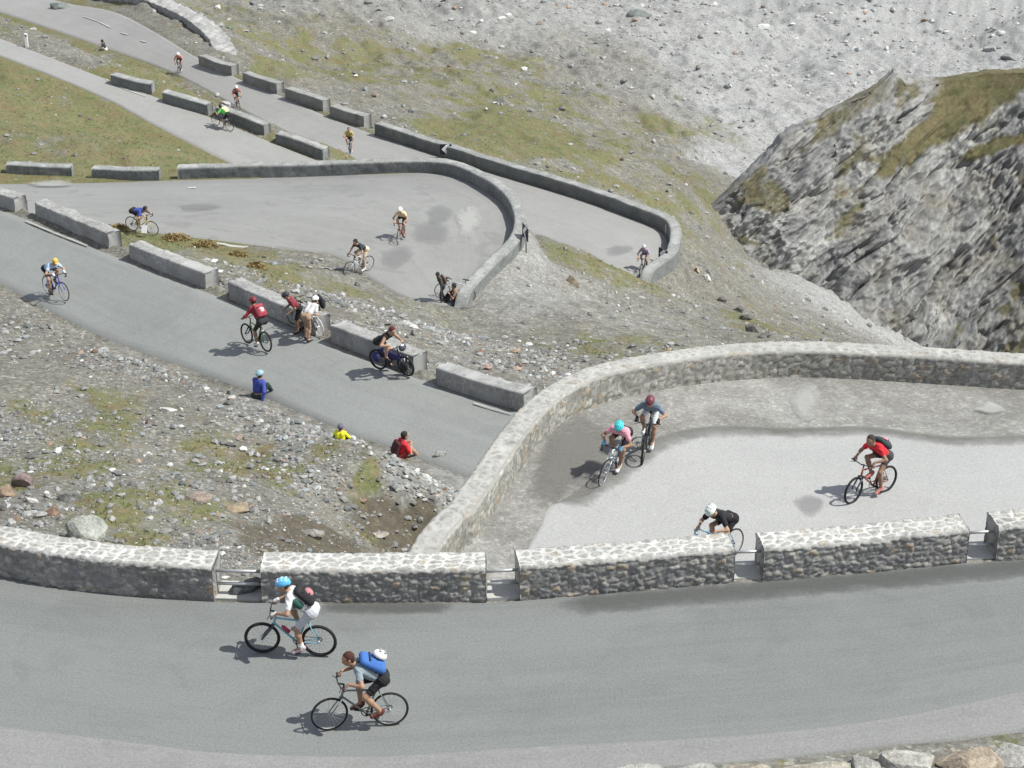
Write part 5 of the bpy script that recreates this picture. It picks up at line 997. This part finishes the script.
# standing figures by the blocks
def standing(walk=.0, armL=(.05, .25, .88), armR=(.05, -.25, .88), bend=0.0, down=.1, look=0.0):
    J = {}; a = R(90-bend); hip = A3(0, 0, .93); sp = A3(math.cos(a), 0, math.sin(a)); J['hipL'], J['hipR'] = hip+A3(0, .085, 0), hip-A3(0, .085, 0); ch = hip+sp*.49; J['chest'] = ch; J['fw'] = A3(1, 0, 0); J['back'] = A3(-math.sin(a), 0, math.cos(a))
    J['shL'], J['shR'] = ch+A3(0, .175, 0), ch-A3(0, .175, 0)
    for s, k, w_ in ((1, 'L', A3(*armL)), (-1, 'R', A3(*armR))):
        J['wr'+k] = w_; J['el'+k] = ik(J['sh'+k], w_, .30, .27, A3(-1, s*.3, -.2)); an = A3(s*walk, s*.10, .085); J['an'+k] = an; J['to'+k] = an+A3(.15, s*.03, -.045); J['kn'+k] = ik(J['hip'+k], an, .44, .43, A3(1, 0, .1))
    J['hd'] = unit(A3(math.cos(look), math.sin(look), -math.tan(down))); J['hup'] = A3(down*.6, 0, 1); J['head'] = ch+unit(sp+A3(.15, 0, .2))*.21; return J
M = face_matrix(307, 341, 55) @ Matrix.Scale(.9, 4); J = standing(.06, (.46, .20, .86), (.46, -.20, .86), 52, .3)
person('man in a white shirt and white helmet bending over the white-wheeled bicycle', M, J, dict(skin=SK1, top=WHITE, bottom=cl_('tan_shorts', (.30, .20, .14)), shoe=SHOE_D, sleeve=.6, leg=.9, helmet=mat('helmet_white_b', (.7, .7, .7), .4, .1), top_name='shirt'), h=.016, grip=False, group='people resting at the concrete blocks')
Mb = bike_matrix((320.5,337), (301,327.5), 3); bicycle('bicycle with white wheels parked by the resting people', Mb, (.5, .5, .52), True, .018, (.5, .5, .5), (.7, .7, .7), group='bicycles parked by the blocks')
M = face_matrix(300, 332, 200) @ Matrix.Scale(.9, 4); J = standing(.1, (.42, .22, .9), (.42, -.22, .9), 40, .4)
person('person in a dark red top and black helmet bending beside the concrete block', M, J, dict(skin=SK3, top=cl_('dark_red_top', (.18, .03, .04)), bottom=BLACK, shoe=SHOE_D, sleeve=.6, leg=.9, helmet=mat('helmet_black', (.03, .03, .035), .4, .1)), h=.016, grip=False, group='people resting at the concrete blocks')
Mb = bike_matrix((296,326), (309,331.5), 4); bicycle('dark bicycle leaning on the block behind the resting people', Mb, (.04, .04, .045), False, .026, group='bicycles parked by the blocks')
# a pack set down on the end of the block
def set_down_pack(px, py, lab, m, up_=.0, sc=1.0):
    p = hit(px, py); Jp = dict(hipL=A3(0, .09, 0), hipR=A3(0, -.09, 0), chest=A3(.12, 0, .46), back=A3(-1, 0, .1), shL=A3(.1, .16, .5), shR=A3(.1, -.16, .5)); return backpack(lab, Matrix.Translation(Vector((p[0], p[1], p[2]+up_))) @ Matrix.Rotation(R(200), 4, 'Z'), Jp, m, h=.018, sc=sc)
set_down_pack(319, 322, 'black backpack standing at the end of the concrete block', cl_('pack_black_b', (.02, .02, .024)), .42)
# spectators on the gravel crest
def sitting(lean=70, armL=None, armR=None, down=.1, look=0.0, spread=.12):
    J = {}; a = R(lean); hip = A3(0, 0, .11); sp = A3(math.cos(a), 0, math.sin(a)); J['hipL'], J['hipR'] = hip+A3(0, .09, 0), hip-A3(0, .09, 0); ch = hip+sp*.49; J['chest'] = ch; J['fw'] = A3(1, 0, 0); J['back'] = A3(-math.sin(a), 0, math.cos(a)); J['shL'], J['shR'] = ch+A3(0, .17, 0), ch-A3(0, .17, 0)
    for s, k, w_ in ((1, 'L', armL), (-1, 'R', armR)):
        an = A3(.55, s*spread, .08); J['an'+k] = an; J['to'+k] = an+A3(.15, s*.03, -.03); J['kn'+k] = ik(J['hip'+k], an, .44, .43, A3(.1, s*.15, 1)); w2 = A3(*w_) if w_ else J['kn'+k]+A3(.03, -s*.06, .07); J['wr'+k] = w2; J['el'+k] = ik(J['sh'+k], w2, .30, .27, A3(-.6, s*.8, -.5))
    J['hd'] = unit(A3(math.cos(look), math.sin(look), -down)); J['hup'] = A3(0, 0, 1); J['head'] = ch+unit(sp+A3(.1, 0, .3))*.21; return J
GS = 'spectators sitting on the gravel bank'
def crest_matrix(px, py, deg, dz):
    p = hit(px, py); return Matrix.Translation(Vector((p[0], p[1], p[2]+dz))) @ Matrix.Rotation(R(deg), 4, 'Z')
M = crest_matrix(257.5, 398, 55, -.06); J = sitting(76, None, (-.12, -.30, .12), .05)
person('spectator in a blue jacket and pale blue helmet sitting on the gravel bank', M, J, dict(skin=SK1, top=cl_('blue_jacket', (.05, .07, .30)), bottom=cl_('dark_green_tights', (.03, .05, .05)), shoe=cl_('maroon_shoe', (.2, .03, .04)), sleeve=1.9, leg=1.6, helmet=mat('helmet_pale_blue', (.25, .38, .44), .3, .2), top_name='jacket', bottom_name='tights'), h=.016, grip=False, group=GS)
M = crest_matrix(340, 439, 75, -.27) @ Matrix.Scale(.74, 4); J = sitting(82)
person('spectator in a bright yellow top showing above the gravel bank', M, J, dict(skin=SK2, top=cl_('bright_yellow', (.72, .70, .04)), bottom=BLACK, shoe=SHOE_D, sleeve=1.9, leg=1.4, helmet=mat('helmet_dark_white', (.12, .11, .16), .3, .3)), h=.016, grip=False, group=GS)
M = crest_matrix(399, 457, 25, -.14); J = sitting(74, None, None, .1)
person('spectator in a red top sitting nearest the curved wall', M, J, dict(skin=SK1, top=cl_('spectator_red', (.55, .03, .045)), bottom=cl_('red_trousers', (.35, .04, .05)), shoe=cl_('dull_red_shoe', (.28, .07, .08)), sleeve=.8, leg=.8, hair=cl_('black_hair', (.03, .028, .028))), h=.016, grip=False, group=GS)
backpack('dark red backpack on the spectator in red', M, J, cl_('pack_dark_red', (.07, .02, .025)), sc=.95)
# middle hairpin
rider((151,235), (134,231), 'cyclist in a dark blue jersey bent low beside the verge', 'yellowish road bicycle under the dark blue cyclist',
  dict(skin=SK1, top=cl_('royal_blue', (.045, .065, .25)), bottom=BLACK, shoe=SHOE_W, sleeve=.6, leg=.7, hair=cl_('hair_b', (.04, .03, .03))), dict(frame_c=(.5, .42, .1), drop=True, tyre=.018), dict(lean=14, crank=R(10), down=.6), h=.022)
rider((350,276), (367,271), 'cyclist in a dark top at the inner edge of the middle hairpin', 'pale bicycle at the inner edge of the middle hairpin',
  dict(skin=SK1, top=cl_('dark_teal', (.035, .045, .05)), bottom=cl_('cream_shorts', (.55, .45, .33)), shoe=SHOE_W, sleeve=.5, leg=.7, hair=cl_('hair_c', (.03, .03, .035))), dict(frame_c=(.55, .57, .6), drop=True, tyre=.018), dict(lean=40, crank=R(80), down=.4, stand=.5), h=.022)
rider((398,245), (404,236), 'cyclist in a white cap crossing the middle of the hairpin', 'reddish bicycle in the middle of the hairpin',
  dict(skin=SK1, top=cl_('cream_jersey', (.62, .50, .32)), bottom=BLACK, shoe=SHOE_D, sleeve=.4, leg=.7, helmet=mat('helmet_cream', (.66, .62, .52), .4, .1)), dict(frame_c=(.3, .12, .08), drop=True, tyre=.018), dict(lean=42, crank=R(90), down=.4), h=.022)
M = face_matrix(443, 302, 200) @ Matrix.Scale(.82, 4); J = standing(.12, (.16, .24, .82), (.04, -.24, .82), 22, .2)
person('walker in dark clothes standing near the end of the hairpin wall', M, J, dict(skin=SK3, top=cl_('dark_olive_top', (.06, .06, .05)), bottom=cl_('dark_trousers', (.04, .045, .045)), shoe=SHOE_D, sleeve=1.9, leg=1.95, hair=cl_('hair_d', (.035, .035, .035)), bottom_name='trousers'), h=.022, grip=False)
backpack('brown backpack on the walker at the hairpin wall', M, J, cl_('pack_brown', (.08, .05, .04)), h=.022)
M = face_matrix(457, 303, 190, 0); J = sitting(80)
person('small seated figure beside the end of the hairpin wall', M, J, dict(skin=SK2, top=cl_('tan_top', (.22, .15, .11)), bottom=BLACK, shoe=SHOE_D, sleeve=.6, leg=1.4, hair=cl_('hair_e', (.035, .035, .045))), h=.022, grip=False)
Mb = bike_matrix((448,300), (459,302), 30); bicycle('bicycle lying beside the seated figure at the hairpin', Mb, (.4, .4, .42), True, .018, group='bicycles parked by the blocks')
# far roads
def far_rider(front, rear, lp, lb, top, helmet=None, hair=None, frame=(.2, .2, .22), rk=None, skin=SK1, bottom=BLACK, pack=None):
    rider(front, rear, lp, lb, dict(skin=skin, top=top, bottom=bottom, shoe=SHOE_W, sleeve=.6, leg=.75, helmet=helmet, hair=hair), dict(frame_c=frame, drop=True, tyre=.02), rk or dict(lean=44, crank=R(80), down=.2), h=.026, pack=pack)
far_rider((641,276), (645,271), 'cyclist in violet and white on the most distant hairpin', 'dark bicycle on the most distant hairpin', cl_('violet_jersey', (.28, .25, .36)), mat('helmet_grey', (.4, .4, .42), .4), bottom=cl_('grey_shorts', (.2, .2, .23)))
far_rider((353,157), (347,151), 'cyclist in a yellow and black jersey above the long parapet', 'bicycle under the yellow and black cyclist', cl_('yellow_black_jersey', (.38, .31, .12), .8), None, cl_('hair_f', (.03, .03, .03)))
far_rider((217,126), (228,130.5), 'cyclist in a fluorescent green jacket beside the upper left blocks', 'bicycle under the fluorescent green cyclist', cl_('fluo_green', (.12, .60, .12)), None, cl_('hair_g', (.05, .035, .03)), rk=dict(lean=26, crank=R(80), down=.4), pack=dict(label='pale yellow pack on the green cyclist', m=cl_('pack_pale_yellow', (.66, .80, .33)), sc=.85))
far_rider((178.5,76.5), (181,70), 'cyclist in a pink top and white helmet on the farthest road', 'bicycle under the farthest pink cyclist', cl_('salmon_top', (.5, .22, .2)), mat('helmet_white_c', (.7, .7, .7), .4))
far_rider((240,111), (235.5,106), 'cyclist in a dull red top beyond the white verge stones', 'bicycle beyond the white verge stones', cl_('dull_red_top', (.32, .13, .12)), mat('helmet_white_d', (.7, .7, .7), .4))
M = face_matrix(106, 50.5, 180); J = sitting(70)
person('tiny seated figure on the verge of the farthest road', M, J, dict(skin=SK1, top=cl_('dark_top', (.05, .05, .055)), bottom=WHITE, shoe=SHOE_W, sleeve=.6, leg=1.6, hair=cl_('hair_h', (.03, .03, .03))), h=.026, grip=False)
# ------------------------------------------------------------------ signs and posts
SB = mat('sign_black', (.02, .02, .02), .5); SW = mat('sign_white', (.72, .72, .72), .5); SG = mat('sign_grey_back', (.16, .18, .18), .5); POST = mat('sign_post', (.3, .3, .31), .5, .1, 6, .5)
def chevron_sign(base, z0, w_, h_, deg, label):
    r = empty('chevron_sign', Matrix.Translation(Vector(base)) @ Matrix.Rotation(R(deg), 4, 'Z')); tag(r, label, 'road sign', 'chevron signs on the bends')
    obj('post', pm([tube((0, .05, -.4), (0, .05, z0+h_*.8), .035)], 'post'), POST, r); bd = obj('board', pm([box((0, 0, z0+h_/2), (w_, .03, h_))], 'board', False), SB, r)
    obj('back_plate', pm([box((0, .024, z0+h_/2), (w_*.98, .012, h_*.98))], 'back_plate', False), SG, r)
    t = w_*.34; x0 = -w_*.36; y = -.0185; V = []
    for yy in (y, y+.003): V += [(x0, yy, z0+h_/2), (x0+w_*.40, yy, z0+h_*.97), (x0+w_*.40+t, yy, z0+h_*.97), (x0+t, yy, z0+h_/2), (x0+w_*.40+t, yy, z0+h_*.03), (x0+w_*.40, yy, z0+h_*.03)]
    f = [[0, 3, 2, 1], [0, 5, 4, 3], [6, 7, 8, 9], [6, 9, 10, 11]]+[[a, (a+1) % 6, 6+(a+1) % 6, 6+a] for a in range(6)]
    obj('chevron', mk_mesh('chevron', V, f, False), SW, bd); return r
p = W(446, 160, 50.9); chevron_sign(p+A3(0, -.1, 0), .42, .72, .66, 8, 'black sign with a white left-pointing chevron at the long far wall')
p = W(524, 249, 40.5); chevron_sign(p+A3(.05, 0, 0), .50, .74, .62, -72, 'dark chevron sign on the bend of the middle hairpin wall')
p = W(665.5, 266, 48.5); chevron_sign(p+A3(-.15, 0, 0), .35, .68, .62, -52, 'dark chevron sign on the most distant hairpin bend')
def post(px, py, hgt, wd, label):
    p = hit(px, py); r = empty('marker_post', Matrix.Translation(Vector(p))); tag(r, label, 'marker post'); obj('shaft', pm([box((0, 0, hgt/2-.1), (wd, wd*.7, hgt+.2))], 'shaft', False), mat('post_white', (.72, .72, .71), .6), r); obj('reflector', pm([box((0, -wd*.36, hgt*.86), (wd*.6, .012, hgt*.12))], 'reflector', False), mat('post_reflector', (.12, .04, .03), .4), r)
post(27, 47, .85, .17, 'white marker post beside the upper left road'); post(667, 233, .5, .2, 'short white marker post inside the distant hairpin wall')
p = hit(145, 238); r = empty('notice', Matrix.Translation(Vector(p)) @ Matrix.Rotation(R(-12), 4, 'Z')); tag(r, 'small white notice on a stake in the grass verge', 'notice'); obj('panel', pm([box((0, 0, .42), (.24, .02, .34), np.array(Matrix.Rotation(R(-25), 3, 'X')))], 'panel', False), mat('notice_white', (.72, .72, .73), .6), r); obj('stake', pm([tube((0, .04, -.1), (0, .04, .42), .02)], 'stake'), POST, r)
